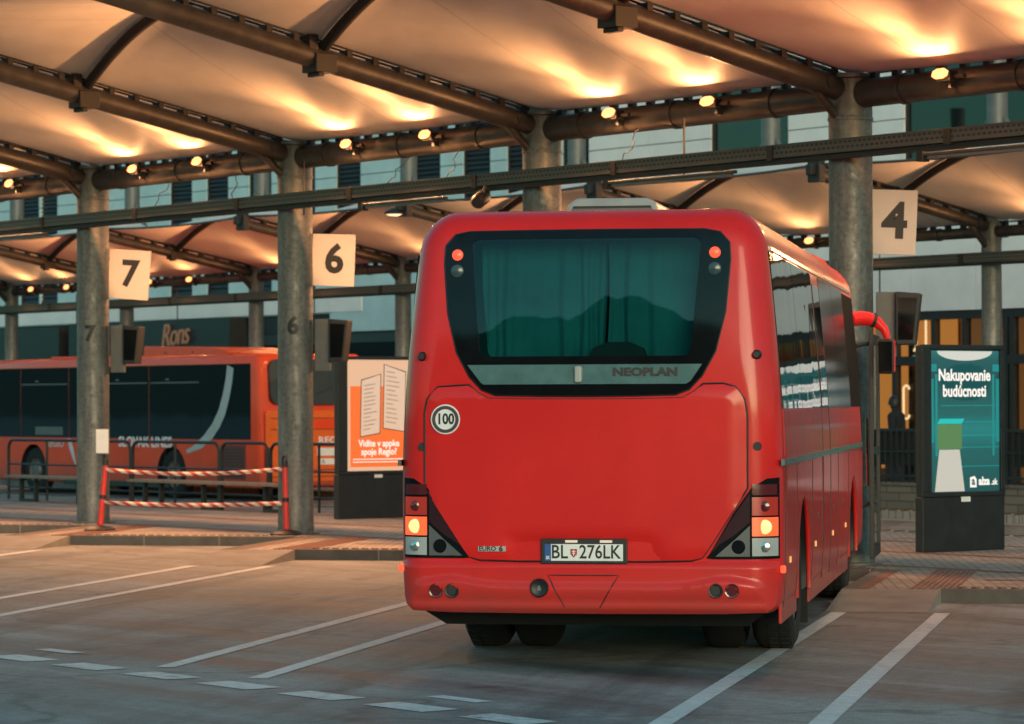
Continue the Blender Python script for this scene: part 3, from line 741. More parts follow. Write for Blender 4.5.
# right: teal
ax, ay = -1.25, 2.24
t = lightbox(ax, ay, 3.52, 2.385, 2.375, 3.45, .77, 2.325, 'black advert board with lit teal poster standing right of the coach', 'poster_board')
teal = poster_mat('teal poster print', [(0, (.004, .11, .11)), (.30, (.006, .16, .155)), (.45, (.010, .30, .29)), (.55, (.006, .17, .165)), (.8, (.004, .10, .105)), (.93, (.006, .13, .135)), (1, (.01, .22, .22))], .20, 2, .65, 2.21)
b = MB(); b.box(-.03, -.012, .137, 1.208, .655, 2.209); po = b.build('poster', teal, t)
tl_l = emis('pale teal print', (.02, .36, .35), .17); tl_d = emis('deep teal print', (.003, .075, .08), .25); wl = emis('lit white lettering', (1, .93, .86), .28)
def fr(z, y): return ((-.0118, y, z), (0, 1, 0), (0, 0, 1))
b = MB(); b.prism([(-.43*math.cos(math.pi*j/20), -.105*math.sin(math.pi*j/20)) for j in range(21)], fr(2.205, .672), .002); b.build('bright_ceiling_print', emis('pale ceiling print', (.62, .62, .56), .28), po)
b = MB()
for s_ in (0, 1):
    for (a0, a1, z0_, z1_) in ((.0, .05, 1.2, 1.9), (.075, .11, 1.05, 1.95), (.0, .10, 1.98, 2.06)):
        ya, yb = .137+a0, .137+a1
        if s_: ya, yb = 1.208-a1, 1.208-a0
        b.prism([(ya, z0_), (yb, z0_), (yb, z1_), (ya, z1_)], ((-.0119, 0, 0), (0, 1, 0), (0, 0, 1)), .0015)
for z0_, z1_ in ((1.27, 1.285), (1.42, 1.432), (1.60, 1.61), (.93, .94), (1.14, 1.15)):
    b.prism([(.30, z0_), (1.208, z0_+.0), (1.208, z1_), (.30, z1_)], ((-.0119, 0, 0), (0, 1, 0), (0, 0, 1)), .0012)
b.build('hall_print', tl_l, po)
b = MB(); b.prism(chaikin([(.30, 1.66), (1.06, 1.66), (1.06, 2.06), (.30, 2.06)], 2), ((-.0119, 0, 0), (0, 1, 0), (0, 0, 1)), .001); b.build('dark_panel_print', tl_d, po)
# plain display plinth print, in place of the figure on the poster
b = MB(); b.prism([(.20, .66), (.66, .66), (.585, 1.12), (.27, 1.12)], ((-.0114, 0, 0), (0, 1, 0), (0, 0, 1)), .001); b.build('pale_plinth_print', emis('pale plinth print', (.55, .52, .45), .28), po)
b = MB(); b.prism([(.24, 1.125), (.62, 1.125), (.62, 1.40), (.24, 1.40)], ((-.0114, 0, 0), (0, 1, 0), (0, 0, 1)), .001); b.build('green_parcel_print', emis('green parcel print', (.12, .26, .10), .22), po)
b = MB(); b.prism([(.24, 1.405), (.62, 1.405), (.66, 1.46), (.28, 1.46)], ((-.0114, 0, 0), (0, 1, 0), (0, 0, 1)), .001); b.build('teal_lid_print', emis('teal lid print', (.02, .50, .47), .28), po)
text('slogan', 'Nakupovanie', .178, wl, po, (-.0095, .665, 1.935), (0, 1, 0), (0, 0, 1), bold=.0045, depth=.001, sx=.86)
text('slogan', 'budúcnosti', .178, wl, po, (-.0095, .665, 1.76), (0, 1, 0), (0, 0, 1), bold=.0045, depth=.001, sx=.86)
b = MB(); b.prism([(.745, .70), (.845, .70), (.845, .79), (.815, .825), (.745, .81)], ((-.0112, 0, 0), (0, 1, 0), (0, 0, 1)), .001); b.build('logo', wl, po)
text('logo_letter', 'a', .125, tl_d, po, (-.0098, .795, .768), (0, 1, 0), (0, 0, 1), bold=.004, depth=.0006)
text('web_address', 'alza', .125, wl, po, (-.0095, .965, .765), (0, 1, 0), (0, 0, 1), bold=.004, depth=.001, sx=.92)
text('web_address', '.sk', .095, wl, po, (-.0095, 1.125, .755), (0, 1, 0), (0, 0, 1), bold=.002, depth=.001, sx=.92)
b = MB(); b.box(.012, .018, .58, .72, .545, .60); b.build('maker_plate', M['white'], t)
# left: orange
t = lightbox(-14.0, 3.24, 4.62, 2.44, 3.40, 4.50, .80, 2.40, 'black advert board with lit orange poster left of the coach', 'poster_board')
b = MB(); b.box(-.03, -.012, .16, 1.26, .685, 2.285); po = b.build('poster', M['paperlit'], t)
b = MB(); b.prism([(.22, .74), (1.20, .74), (1.20, 1.90), (.22, 1.90)], ((-.0119, 0, 0), (0, 1, 0), (0, 0, 1)), .001); b.build('orange_print', M['orange'], po)
for nme, quad in (('phone_print', [(.40, 1.18), (.73, 1.23), (.75, 2.07), (.42, 1.98)]), ('phone_print', [(.80, 1.30), (1.17, 1.25), (1.19, 2.10), (.82, 2.21)])):
    fr_ = ((-.0108, 0, 0), (0, 1, 0), (0, 0, 1))
    b = MB(); b.prism([(y-.012 if k in (0, 3) else y+.012, z-.012 if k < 2 else z+.012) for k, (y, z) in enumerate(quad)], fr_, .0006); ph = b.build(nme, M['ink'], po)
    b = MB(); b.prism(quad, ((-.010, 0, 0), (0, 1, 0), (0, 0, 1)), .0006); b.build('phone_screen', M['phone'], ph)
    b = MB()
    for k in range(12):
        f0 = .1 + k*.072; ya = quad[0][0]+(quad[3][0]-quad[0][0])*f0; za = quad[0][1]+(quad[3][1]-quad[0][1])*f0; sl_ = (quad[1][1]-quad[0][1])/(quad[1][0]-quad[0][0])
        w_ = random.uniform(.12, .26)
        b.prism([(ya+.04, za+.04*sl_), (ya+.04+w_, za+(.04+w_)*sl_), (ya+.04+w_, za+(.04+w_)*sl_+.012), (ya+.04, za+.04*sl_+.012)], ((-.0092, 0, 0), (0, 1, 0), (0, 0, 1)), .0004)
    b.build('screen_rows', M['phonei'], ph)
wl2 = emis('lit white slogan', (1, .86, .74), .3)
text('slogan', 'Vidíte v appke', .135, wl2, po, (-.0095, .72, 1.075), (0, 1, 0), (0, 0, 1), bold=.003, depth=.001, sx=.92)
text('slogan', 'spoje Regio?', .135, wl2, po, (-.0095, .72, .955), (0, 1, 0), (0, 0, 1), bold=.003, depth=.001, sx=.92)
b = MB()
for z in (.845, .805): b.prism([(.26, z), (1.16, z), (1.16, z+.012), (.26, z+.012)], ((-.0105, 0, 0), (0, 1, 0), (0, 0, 1)), .0005)
b.build('small_print', wl2, po)
b = MB(); b.box(.012, .018, .62, .76, .585, .63); b.build('maker_plate', M['white'], t)

# ------------------------------------------------------------------ red barrier posts and tape
p1, p2 = Vector((-12.75, -1.38, PLAT)), Vector((-9.90, -.30, PLAT)); p2 = Vector((-9.93, -.33, PLAT))
tops = []
for p, lean, lb in ((p1, (.06, .05), 'red plastic barrier post at the left pillar, notice above it'), (p2, (-.015, -.01), 'red plastic barrier post in front of the pillar painted 6')):
    t = thing('barrier_post', lb, 'barrier post', p, 0, 'red barrier posts')
    b = MB(); b.lathe([(0, 0), (.20, 0), (.21, .02), (.17, .05), (.05, .075), (0, .075)], (0, 0, 0), (0, 0, 1), 24); b.build('foot', M['black'], t, smooth=True)
    b = MB(); b.tube([(0, 0, .06), (lean[0]*.5, lean[1]*.5, .48), (lean[0], lean[1], .86)], [.04, .034, .032], 16); b.build('tube', M['postred'], t, smooth=True)
    b = MB(); b.tube([(lean[0], lean[1], .855), (lean[0], lean[1], .93)], .040, 16); b.tube([(lean[0]+.05*math.cos(a*.4), lean[1], .93+.07*math.sin(a*.4)) for a in range(9)], .014, 8)
    b.build('clip', M['black'], t, smooth=True)
    b = MB(); b.tube([(lean[0]*.5, lean[1]*.5, .42), (lean[0]*.5, lean[1]*.5, .47)], .044, 16); b.build('clip', M['black'], t, smooth=True)
    tops.append(p + Vector((lean[0], lean[1], 0)))
tape_m, nt, bb = newmat('red and white tape')
uvn = N(nt, 'ShaderNodeTexCoord'); sx_ = N(nt, 'ShaderNodeSeparateXYZ'); nt.links.new(uvn.outputs['Object'], sx_.inputs[0])
a1 = N(nt, 'ShaderNodeMath', operation='ADD'); zz = N(nt, 'ShaderNodeMath', operation='MULTIPLY'); zz.inputs[1].default_value = 2.2; nt.links.new(sx_.outputs[2], zz.inputs[0]); nt.links.new(sx_.outputs[0], a1.inputs[0]); nt.links.new(zz.outputs[0], a1.inputs[1])
fr1 = N(nt, 'ShaderNodeMath', operation='MULTIPLY'); fr1.inputs[1].default_value = 5.2; nt.links.new(a1.outputs[0], fr1.inputs[0])
fr2 = N(nt, 'ShaderNodeMath', operation='FRACT'); nt.links.new(fr1.outputs[0], fr2.inputs[0])
nt.links.new(ramp(nt, fr2.outputs[0], [(.0, (.42, .04, .035)), (.44, (.42, .04, .035)), (.48, (.60, .53, .45)), (.95, (.60, .53, .45)), (1., (.42, .04, .035))]), bb.inputs['Base Color']); bb.inputs['Roughness'].default_value = .5
for h, sag, lb in ((.80, .06, 'upper red and white barrier tape strung between two posts'), (.37, .03, 'lower red and white barrier tape strung between two posts')):
    b = MB(); a_, c_ = p1+Vector((.04, .03, h)), p2+Vector((-.05, -.03, h+.03)); n_ = 60; vs = []
    for j in range(n_+1):
        f = j/n_; p = a_.lerp(c_, f) - Vector((0, 0, sag*4*f*(1-f)))
        tw = .5*math.sin(f*17+h*3); wv = .028
        d = Vector((math.sin(tw)*.45, -math.sin(tw)*.8, math.cos(tw)))*wv
        vs += [p-d, p+d]
    b.add(vs, [(2*j, 2*j+1, 2*j+3, 2*j+2) for j in range(n_)])
    o = b.build('barrier_tape', tape_m, smooth=True); sm = o.modifiers.new('thickness', 'SOLIDIFY'); sm.thickness = .003
    tag(o, lb, 'barrier tape', 'barrier tapes')
t = thing('paper_notice', 'blank pale paper notice fixed above the left red barrier post', 'notice', (-12.62, -1.42, 1.10), R(40))
b = MB(); b.box(-.085, .085, -.004, .004, .03, .34); b.build('sheet', M['white'], t, bevel=.002)
b = MB(); b.box(-.095, .095, .005, .02, .02, .35); b.build('backing_board', M['grey'], t, bevel=.002)
b = MB(); b.cyl((.0, .03, -.12), (.0, .012, .1), .012, 8); b.build('stem', M['black'], t)

# ------------------------------------------------------------------ fence hoops and benches at the back of the platform
FY = 4.55
for j, (x0_, x1_, wide, lb) in enumerate(((-26.15, -23.42, 1, 'wide black hoop railing at the left picture edge'), (-23.34, -21.99, 0, 'narrow black hoop railing beside the pillar painted 7'), (-21.91, -19.26, 1, 'wide black hoop railing in front of the lettering on the bus'),
                                      (-19.18, -17.84, 0, 'narrow black hoop railing in front of the bus vent grille'), (-17.76, -15.1, 1, 'wide black hoop railing behind the pillar painted 6'), (-15.02, -13.7, 0, 'narrow black hoop railing behind the orange poster'))):
    t = thing('hoop_railing', lb, 'railing', (x0_, FY, PLAT), 0, 'black hoop railings along the platform back'); L = x1_-x0_; H = 1.04; rr = .16
    pts = [(0, 0, 0), (0, 0, H-rr)] + [(rr-rr*math.cos(a), 0, H-rr+rr*math.sin(a)) for a in (R(22), R(45), R(68))] + [(rr, 0, H), (L-rr, 0, H)] + [(L-rr+rr*math.sin(a), 0, H-rr+rr*math.cos(a)) for a in (R(22), R(45), R(68))] + [(L, 0, H-rr), (L, 0, 0)]
    b = MB(); b.tube(pts, .026, 10); b.build('hoop', M['black'], t, smooth=True)
    b = MB(); b.tube([(.02, 0, .62), (L-.02, 0, .62)], .016, 8); b.build('middle_rail', M['black'], t, smooth=True)
    b = MB(); b.tube([(.02, 0, .22), (L-.02, 0, .22)], .016, 8); b.build('lower_rail', M['black'], t, smooth=True)
    if wide: b = MB(); b.tube([(L*.5, 0, 0), (L*.5, 0, H-.01)], .022, 8); b.build('middle_post', M['black'], t, smooth=True)
for x0_, x1_, lb in ((-25.2, -22.3, 'dark slatted bench left of the pillar painted 7'), (-21.1, -16.6, 'long dark slatted bench behind the barrier tape')):
    t = thing('bench', lb, 'bench', (x0_, 3.95, PLAT), 0, 'benches along the railings'); L = x1_-x0_
    for k in range(3):
        b = MB(); b.box(0, L, k*.14, k*.14+.11, .40, .445); b.build('seat_slat', M['seatwood'], t, bevel=.006)
    n_ = 2 if L < 3 else 3
    for k in range(n_):
        x = .25 + (L-.5-.45)*k/(n_-1)
        b = MB()
        for (xa, xb, za, zb_) in ((x, x+.06, 0, .398), (x+.5, x+.56, 0, .398), (x+.06, x+.5, 0, .05)): b.box(xa, xb, .15, .22, za, zb_)
        b.build('leg_frame', M['black'], t)

# ------------------------------------------------------------------ far side: low wall with railing, person
t = thing('stone_wall', 'low coursed stone wall behind the teal poster', 'wall', (0, 11.95, PLAT))
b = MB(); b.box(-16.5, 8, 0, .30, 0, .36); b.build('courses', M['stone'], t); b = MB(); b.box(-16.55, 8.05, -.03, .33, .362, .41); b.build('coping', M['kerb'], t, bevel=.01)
t = thing('picket_railing', 'dark metal picket railing on top of the stone wall', 'railing', (0, 12.08, PLAT+.41))
b = MB(); b.box(-16.5, 8, -.02, .02, .78, .83); b.box(-16.5, 8, -.02, .02, .08, .12); b.box(-16.5, 8, -.02, .02, .46, .49); b.build('rail', M['black'], t)
b = MB()
for j in range(190): x = -16.45+j*.128; b.box(x-.012, x+.012, -.012, .012, 0, .78)
tag(b.build('picket', M['black'], t), kind='stuff')
b = MB(); b.box(-16.5, 8, .026, .04, .27, .78); b.build('infill_panel', M['fdark'], t)

def person(loc, rz, label):
    root = thing('person', label, 'person', loc, rz)
    J = dict(pel=(0, 0, .95), bel=(0, -.02, 1.12), che=(0, -.03, 1.33), nek=(0, -.05, 1.50), hed=(0, -.085, 1.60), top=(0, -.09, 1.72),
             hl=(-.10, 0, .90), kl=(-.11, -.05, .50), al=(-.11, .04, .08), tl=(-.12, -.12, .04), hr=(.10, 0, .90), kr=(.11, -.10, .50), ar=(.11, -.06, .08), tr=(.12, -.22, .04),
             sl=(-.19, -.03, 1.42), el=(-.25, -.02, 1.14), wl=(-.20, -.20, .98), gl=(-.18, -.27, .95), sr=(.19, -.03, 1.42), er=(.25, 0, 1.14), wr=(.22, -.16, .95), gr=(.21, -.22, .91))
    E_ = [('pel', 'bel'), ('bel', 'che'), ('che', 'nek'), ('nek', 'hed'), ('hed', 'top'), ('pel', 'hl'), ('hl', 'kl'), ('kl', 'al'), ('al', 'tl'), ('pel', 'hr'), ('hr', 'kr'), ('kr', 'ar'), ('ar', 'tr'),
          ('che', 'sl'), ('sl', 'el'), ('el', 'wl'), ('wl', 'gl'), ('che', 'sr'), ('sr', 'er'), ('er', 'wr'), ('wr', 'gr')]
    rad = dict(pel=.15, bel=.14, che=.16, nek=.06, hed=.095, top=.07, hl=.10, kl=.07, al=.05, tl=.04, hr=.10, kr=.07, ar=.05, tr=.04, sl=.08, el=.055, wl=.045, gl=.04, sr=.08, er=.055, wr=.045, gr=.04)
    ks = list(J); me = bpy.data.meshes.new('body'); me.from_pydata([J[k] for k in ks], [(ks.index(a), ks.index(b)) for a, b in E_], [])
    o = bpy.data.objects.new('body', me); COL.objects.link(o)
    md = o.modifiers.new('skin', 'SKIN')
    for k, sv in zip(ks, me.skin_vertices[0].data): sv.radius = (rad[k], rad[k]*.8); sv.use_root = (k == 'pel')
    sb = o.modifiers.new('sub', 'SUBSURF'); sb.levels = 2; sb.render_levels = 2
    dg = bpy.context.evaluated_depsgraph_get(); dg.update(); m2 = bpy.data.meshes.new_from_object(o.evaluated_get(dg)); bpy.data.objects.remove(o)
    m2.materials.clear(); m2.materials.append(M['cloth']); m2.materials.append(M['skin'])
    for p in m2.polygons:
        p.use_smooth = True
        c = p.center
        if 1.52 < c.z < 1.70 and c.y < -.085 or (c.z < 1.0 and c.z > .86 and c.y < -.2): p.material_index = 1
    o = bpy.data.objects.new('body', m2); COL.objects.link(o); o.parent = root
    b = MB(); b.lathe([(0, .145), (.05, .135), (.088, .09), (.103, .03), (.10, -.03)], (0, -.07, 1.62), (0, .15, 1), 20); b.build('hair', M['ink'], root, smooth=True)
    return root
person((-15.72, 16.0, PLAT), R(-70), 'person in a dark coat standing behind the railing right of the coach mirror')

# ------------------------------------------------------------------ station building behind
BY = 20.0
bd = thing('station_building', 'long pale panelled station building with shop fronts behind the canopies', 'building', (0, BY, 0))
wins = [(-53.95, 1.1), (-52.9, 1.0), (-46.1, 1.05), (-44.35, 1.0), (-42.4, 1.0), (-40.5, 1.0), (-38.6, 1.0), (-35.5, 1.05), (-33.58, 1.0), (-31.96, 1.25), (-30.0, .9), (-25.15, 2.3), (-19.6, 3.4), (-14, 2.0), (-9, 2.0)]
solid = MB()      # wall with real openings: piers between the windows, spandrels above and below
ZW0, ZW1, ZU0, ZU1, ZT = 4.5, 8.3, 10.4, 14.2, 18.
xs = [-75.] + [v for x, w in wins for v in (x, x+w)] + [25.]
X_RIGHT = -30.6
wl_l, wl_r = MB(), MB()
for j in range(0, len(xs), 2):
    a, b_ = xs[j], xs[j+1]
    cur = wl_l if a < -30 else wl_r
    # panels with open joints
    n_ = max(1, round((b_-a)/1.6))
    for q in range(n_):
        pa, pb = a+(b_-a)*q/n_+.008, a+(b_-a)*(q+1)/n_-.008
        for z0_, z1_ in ((3.9, 5.9), (5.92, 7.1), (7.12, 8.3), (8.32, 10.4), (10.42, 12.2), (12.22, 14.2), (14.22, 18)):
            cur.box(pa, pb, 0, .10, z0_, z1_)
for x, w in wins:
    cur = wl_l if x < -30 else wl_r
    for z0_, z1_ in ((3.9, ZW0), (ZW1, ZU0), (ZU1, ZT)): cur.box(x+.008, x+w-.008, 0, .10, z0_, z1_)
wl_l.build('wall_panels', M['facade'], bd); wl_r.build('wall_panels', M['facade2'], bd)
b = MB(); b.box(-75, 25, .103, .4, 3.45, 18); b.build('backing_wall', M['fdark'], bd)
b = MB(); b.box(-75, 25, .4, 12, 17.6, 18.0); b.build('roof', M['fdark'], bd)
for x, w in wins:
    for z0_, z1_ in ((ZW0, ZW1), (ZU0, ZU1)):
        b = MB(); fw = .05
        for (xa, xb, za, zb_) in ((x, x+fw, z0_, z1_), (x+w-fw, x+w, z0_, z1_), (x+fw, x+w-fw, z0_, z0_+fw), (x+fw, x+w-fw, z1_-fw, z1_)): b.box(xa, xb, .03, .098, za, zb_)
        wf = b.build('window', M['fdark'], bd)
        b = MB(); k = int((z1_-z0_-.1)/.11)
        if w < 2:
            for q in range(k): z = z0_+.06+q*.11; b.add([(x+.05, .04, z), (x+w-.05, .04, z), (x+w-.05, .095, z+.085), (x+.05, .095, z+.085)], [(0, 1, 2, 3)])
            b.build('louvre', M['louvre'], wf)
        else:
            b.box(x+.05, x+w-.05, .085, .095, z0_+.05, z1_-.05); b.build('pane', M['dglass'], wf)
# left ground floor: pale band, dark fascia, dark shop front
b = MB(); 
for q in range(30):
    xa = -75+q*1.25
    b.box(xa+.006, xa+1.244, -.05, .05, 3.93, 4.48)
b.build('band_panels', M['facade2'], bd)
b = MB(); b.box(-50.5, -42.6, -.45, .05, 3.0, 3.90); b.box(-75, -51.3, -.3, .05, 2.9, 3.85); b.build('fascia', M['fdark'], bd)
b = MB(); b.box(-75, -21.7, .05, .3, 0, 3.44); b.build('shop_front', M['louvre'], bd)
for xa, xb in ((-42.4, -40.6), (-40.4, -38.9), (-38.5, -35.2), (-34.9, -31), (-30.7, -27), (-26.7, -22.9)):
    b = MB(); b.box(xa, xb, .02, .04, .4, 3.2); b.build('shop_window', M['dglass'], bd)
b = MB(); b.box(-38.85, -33.5, -.03, .05, 3.46, 4.9); b.build('side_panel', M['facade'], bd)
# right ground floor: pale cladding band and a glowing shop interior
b = MB()
for q in range(22):
    xa = -33+q*1.7
    b.box(xa+.008, xa+1.692, -.06, .04, 3.46, 4.88)
    b.box(xa+.008, xa+1.692, -.06, .04, 4.90, 5.6)
b.build('cladding_band', M['facade2'], bd)
b = MB(); b.box(-21.7, 25, -.02, .1, 3.30, 3.455); b.build('shop_header', M['fdark'], bd)
b = MB(); b.box(-21.7, 0, 3.2, 3.4, 0, 3.45); b.box(-21.7, 0, .1, 3.2, 3.31, 3.45); b.box(-21.75, -21.7, .1, 3.4, 0, 3.45); b.build('shop_room', M['warmwall'], bd)
room = MB()
b = MB(); b.box(-21.6, -19.2, .42, .46, 2.62, 3.3); b.build('glowing_back_wall', M['shop'], bd)  # wall panels glow by themselves, standing in for the room's light
b = MB(); b.box(-19.02, -18.48, .22, .26, .3, 3.3); b.build('glowing_partition', M['shop'], bd)
b = MB(); b.box(-18.44, -17.9, .30, .34, .3, 3.3); b.box(-17.65, -17.3, .30, .34, .3, 3.1); b.box(-17.2, -15.9, .5, .54, .3, 3.3); b.build('faint_glow_partition', M['shopdim'], bd)
b = MB(); b.box(-21.6, -19.25, .42, .46, .5, 2.45); b.build('glowing_counter_wall', M['shop'], bd)
b = MB(); b.box(-20.2, -19.0, .30, .40, .1, 1.2); b.box(-19.83, -19.70, .30, .40, 1.2, 3.3); b.build('shop_counter', M['fdark'], bd)
b = MB()
for x in (-21.7, -20.95, -19.94, -18.9, -18.1, -17.05, -16.9, -15.2, -13.4, -11.5, -9.6, -7.7, -5.8, -3.9, -2, 0): b.box(x, x+.10, -.03, .12, 0, 3.31)
b.box(-21.7, 0, -.035, .11, 2.45, 2.62); b.box(-21.7, 0, -.034, .1, 0, .3); b.build('mullion', M['fdark'], bd)
b = MB(); b.box(-21.7, 0, .05, .06, .3, 3.3); b.build('shop_glass', M['door'], bd)
pend = MB()
for x in (-19.42, -19.16): pend.tube([(x-.2, .3, 3.3), (x-.2, .3, 2.78)], .02, 6); pend.lathe([(0, .08), (.04, .06), (.06, 0), (0, 0)], (x-.2, .3, 2.72), (0, 0, 1), 12)
pend.build('pendant_lamp', M['neon'], bd)
b = MB(); b.box(-19.62, -19.22, .20, .28, 2.46, 2.64); b.build('small_lit_sign', M['tealit'], bd)
b = MB(); b.tube([(-19.84+.075*math.cos(a), .25, 1.76+(.24 if math.sin(a) >= 0 else -.24)+.075*math.sin(a)) for a in [2*math.pi*j/24 for j in range(25)]], .02, 8); b.build('ring_lamp', M['neon'], bd)
b = MB(); b.box(25, 25.2, 0, 12, 0, 18); b.box(-75.2, -75, 0, 12, 0, 18); b.box(-75, 25, 11.8, 12, 0, 17.6); b.box(.2, 25, .05, .3, 0, 3.3); b.build('end_wall', M['facade'], bd)
sg = thing('script_sign', 'copper script letters on the dark fascia above the left bus', 'shop sign', (-45.05, BY-.52, 3.42))
copper = emis('copper neon lettering', (.42, .20, .11), .09)
text('lettering', 'Rons', .82, copper, sg, (0, 0, .08), (1, .0, .06), (-.06, 0, 1), bold=-.004, shear=.35, depth=.02, sx=.85, space=.92)
b = MB(); b.box(-.85, .85, .025, .06, .0, .03); b.build('mount_rail', M['fdark'], sg)

# ------------------------------------------------------------------ the red coach
BA = R(133.1492-90)
coach = thing('coach', 'large red coach seen from behind with lit tail lamps, number plate BL 276LK', 'coach', (7.2847, -9.309, 0), BA)
HW, ZB, ZT_, LEN = 1.283, .37, 3.052, 9.9
HWZ = [(.3, 1.248), (.45, 1.268), (.6, 1.278), (1.25, 1.283), (1.6, 1.273), (2.05, 1.243), (2.45, 1.208), (2.82, 1.173), (3.06, 1.148)]
def hw(z): return pl(z, HWZ)
ZC, HH = (ZB+ZT_)/2, (ZT_-ZB)/2
def sdist(x, z):
    xx = abs(x)*HW/hw(z); rad = .27 if z > ZC else .10
    qx, qz = xx-(HW-rad), abs(z-ZC)-(HH-rad)
    return -(math.hypot(max(qx, 0), max(qz, 0)) + min(max(qx, qz), 0) - rad)
RND = .20
def lean(z): return .15*max(0, (z-1.8)/1.24)**1.5
def rear_y(x, z):
    d = max(0., min(RND, sdist(x, z))); t = 1-d/RND
    return lean(z) + .05*(x/HW)**2 + RND*(1-math.sqrt(max(0, 1-t*t)))
def outline(ins, n_arc=8):
    pts = []
    for (sx, sz, rad0, a0) in ((1, -1, .10, -90), (1, 1, .27, 0), (-1, 1, .27, 90), (-1, -1, .10, 180)):
        rad = max(rad0-ins, .015); cx, cz = sx*(HW-ins-rad), ZC+sz*(HH-ins-rad)
        for j in range(n_arc+1):
            a = R(a0+90*j/n_arc); pts.append((cx+rad*math.cos(a), cz+rad*math.sin(a)))
        # straight run to the next corner is subdivided below
    out = []
    for i, p in enumerate(pts):
        q = pts[(i+1) % len(pts)]; out.append(p); L = math.hypot(q[0]-p[0], q[1]-p[1])
        if (i+1) % (n_arc+1) == 0:
            for j in range(1, 16): out.append((p[0]+(q[0]-p[0])*j/16, p[1]+(q[1]-p[1])*j/16))
    return [(x*hw(z)/HW, z) for x, z in out]
rings = []
for ins in (.30, .24, .20, .16, .12, .085, .055, .03, .012, .003, 0.):
    o_ = outline(ins); rings.append([(x, rear_y(x, z), z) for x, z in o_])
inner = []
for f in (.02, .15, .3, .45, .6, .72, .82, .91):
    inner.append([(x*f, rear_y(x*f, ZC+(z-ZC)*f), ZC+(z-ZC)*f) for x, z in outline(.30)])
rings = inner + rings
o_ = outline(0)
for y in (.55, 1, 2, 3, 4, 5, 6, 7, 8, 9, LEN-.35): rings.append([(x, y, z) for x, z in o_])
def front_y(x, z, d): t = 1-min(d, .35)/.35; return LEN - .35*(1-math.sqrt(max(0, 1-t*t))) - .35*max(0, (z-1.2)/1.8)**1.3*(1-t)
for ins in (.02, .06, .12, .2, .3): rings.append([(x, front_y(x, z, ins), z) for x, z in outline(ins)])
for f in (.7, .35, .02): rings.append([(x*f, front_y(x*f, ZC+(z-ZC)*f, .35), ZC+(z-ZC)*f) for x, z in outline(.3)])
bm_ = MB(); k = len(o_)
for r_ in rings: bm_.v += r_
for i in range(len(rings)-1):
    for j in range(k): bm_.f.append((i*k+j, i*k+(j+1) % k, (i+1)*k+(j+1) % k, (i+1)*k+j)); bm_.mi.append(0)
bm_.f += [tuple(range(k))[::-1], tuple(range((len(rings)-1)*k, len(rings)*k))]; bm_.mi += [0, 0]
body = bm_.build('body', [M['red'], M['black']], coach, smooth=True)
# openings cut out of the body: wheel arches, rear window, plate recess
GLASS = [(-.955, 2.70), (-.948, 2.815), (-.886, 2.885), (-.785, 2.905), (-.4, 2.907), (0, 2.908), (.4, 2.907), (.785, 2.905), (.886, 2.885), (.948, 2.815), (.955, 2.70), (.925, 2.36), (.862, 2.10), (.775, 1.94), (.69, 1.85), (.60, 1.815), (.3, 1.808), (0, 1.806), (-.3, 1.808), (-.60, 1.815), (-.69, 1.85), (-.775, 1.94), (-.862, 2.10), (-.925, 2.36)]
GLASS = [(x-.012, z) for x, z in GLASS]
INNER = [(x, z) for cx, cz, a0 in ((.70, 2.80, 0), (-.73, 2.80, 90), (-.67, 2.12, 180), (.64, 2.12, 270)) for x, z in [(cx+.05*math.cos(R(a0+q*30)), cz+.05*math.sin(R(a0+q*30))) for q in range(4)]]
cut = MB()
INN2 = INNER
cut.prism([(x, z) for x, z in INN2], ((0, .75, 0), (1, 0, 0), (0, 0, 1)), 1.0)
cutters = [cut.build('cutter', M['black'])]
for yw in (2.1, 8.1):
    for s_ in (-1, 1):
        c_ = MB(); c_.lathe([(0, 0), (.60, 0), (.60, .62), (0, .62)], (s_*.74, yw, .50), (s_, 0, 0), 40); c_.add([], []); 
        cutters.append(c_.build('cutter', M['black']))
for c_ in cutters:
    md = body.modifiers.new('cut', 'BOOLEAN'); md.operation = 'DIFFERENCE'; md.object = c_; md.solver = 'EXACT'
    if hasattr(md, 'material_mode'): md.material_mode = 'TRANSFER'
    c_.matrix_world = coach.matrix_basis.copy()
bpy.context.view_layer.update()
dg = bpy.context.evaluated_depsgraph_get(); dg.update()
nm_ = bpy.data.meshes.new_from_object(body.evaluated_get(dg)); body.modifiers.clear(); body.data = nm_
nm_.polygons.foreach_set('use_smooth', [True]*len(nm_.polygons)); nm_.set_sharp_from_angle(angle=R(32))
for c_ in cutters: bpy.data.objects.remove(c_)

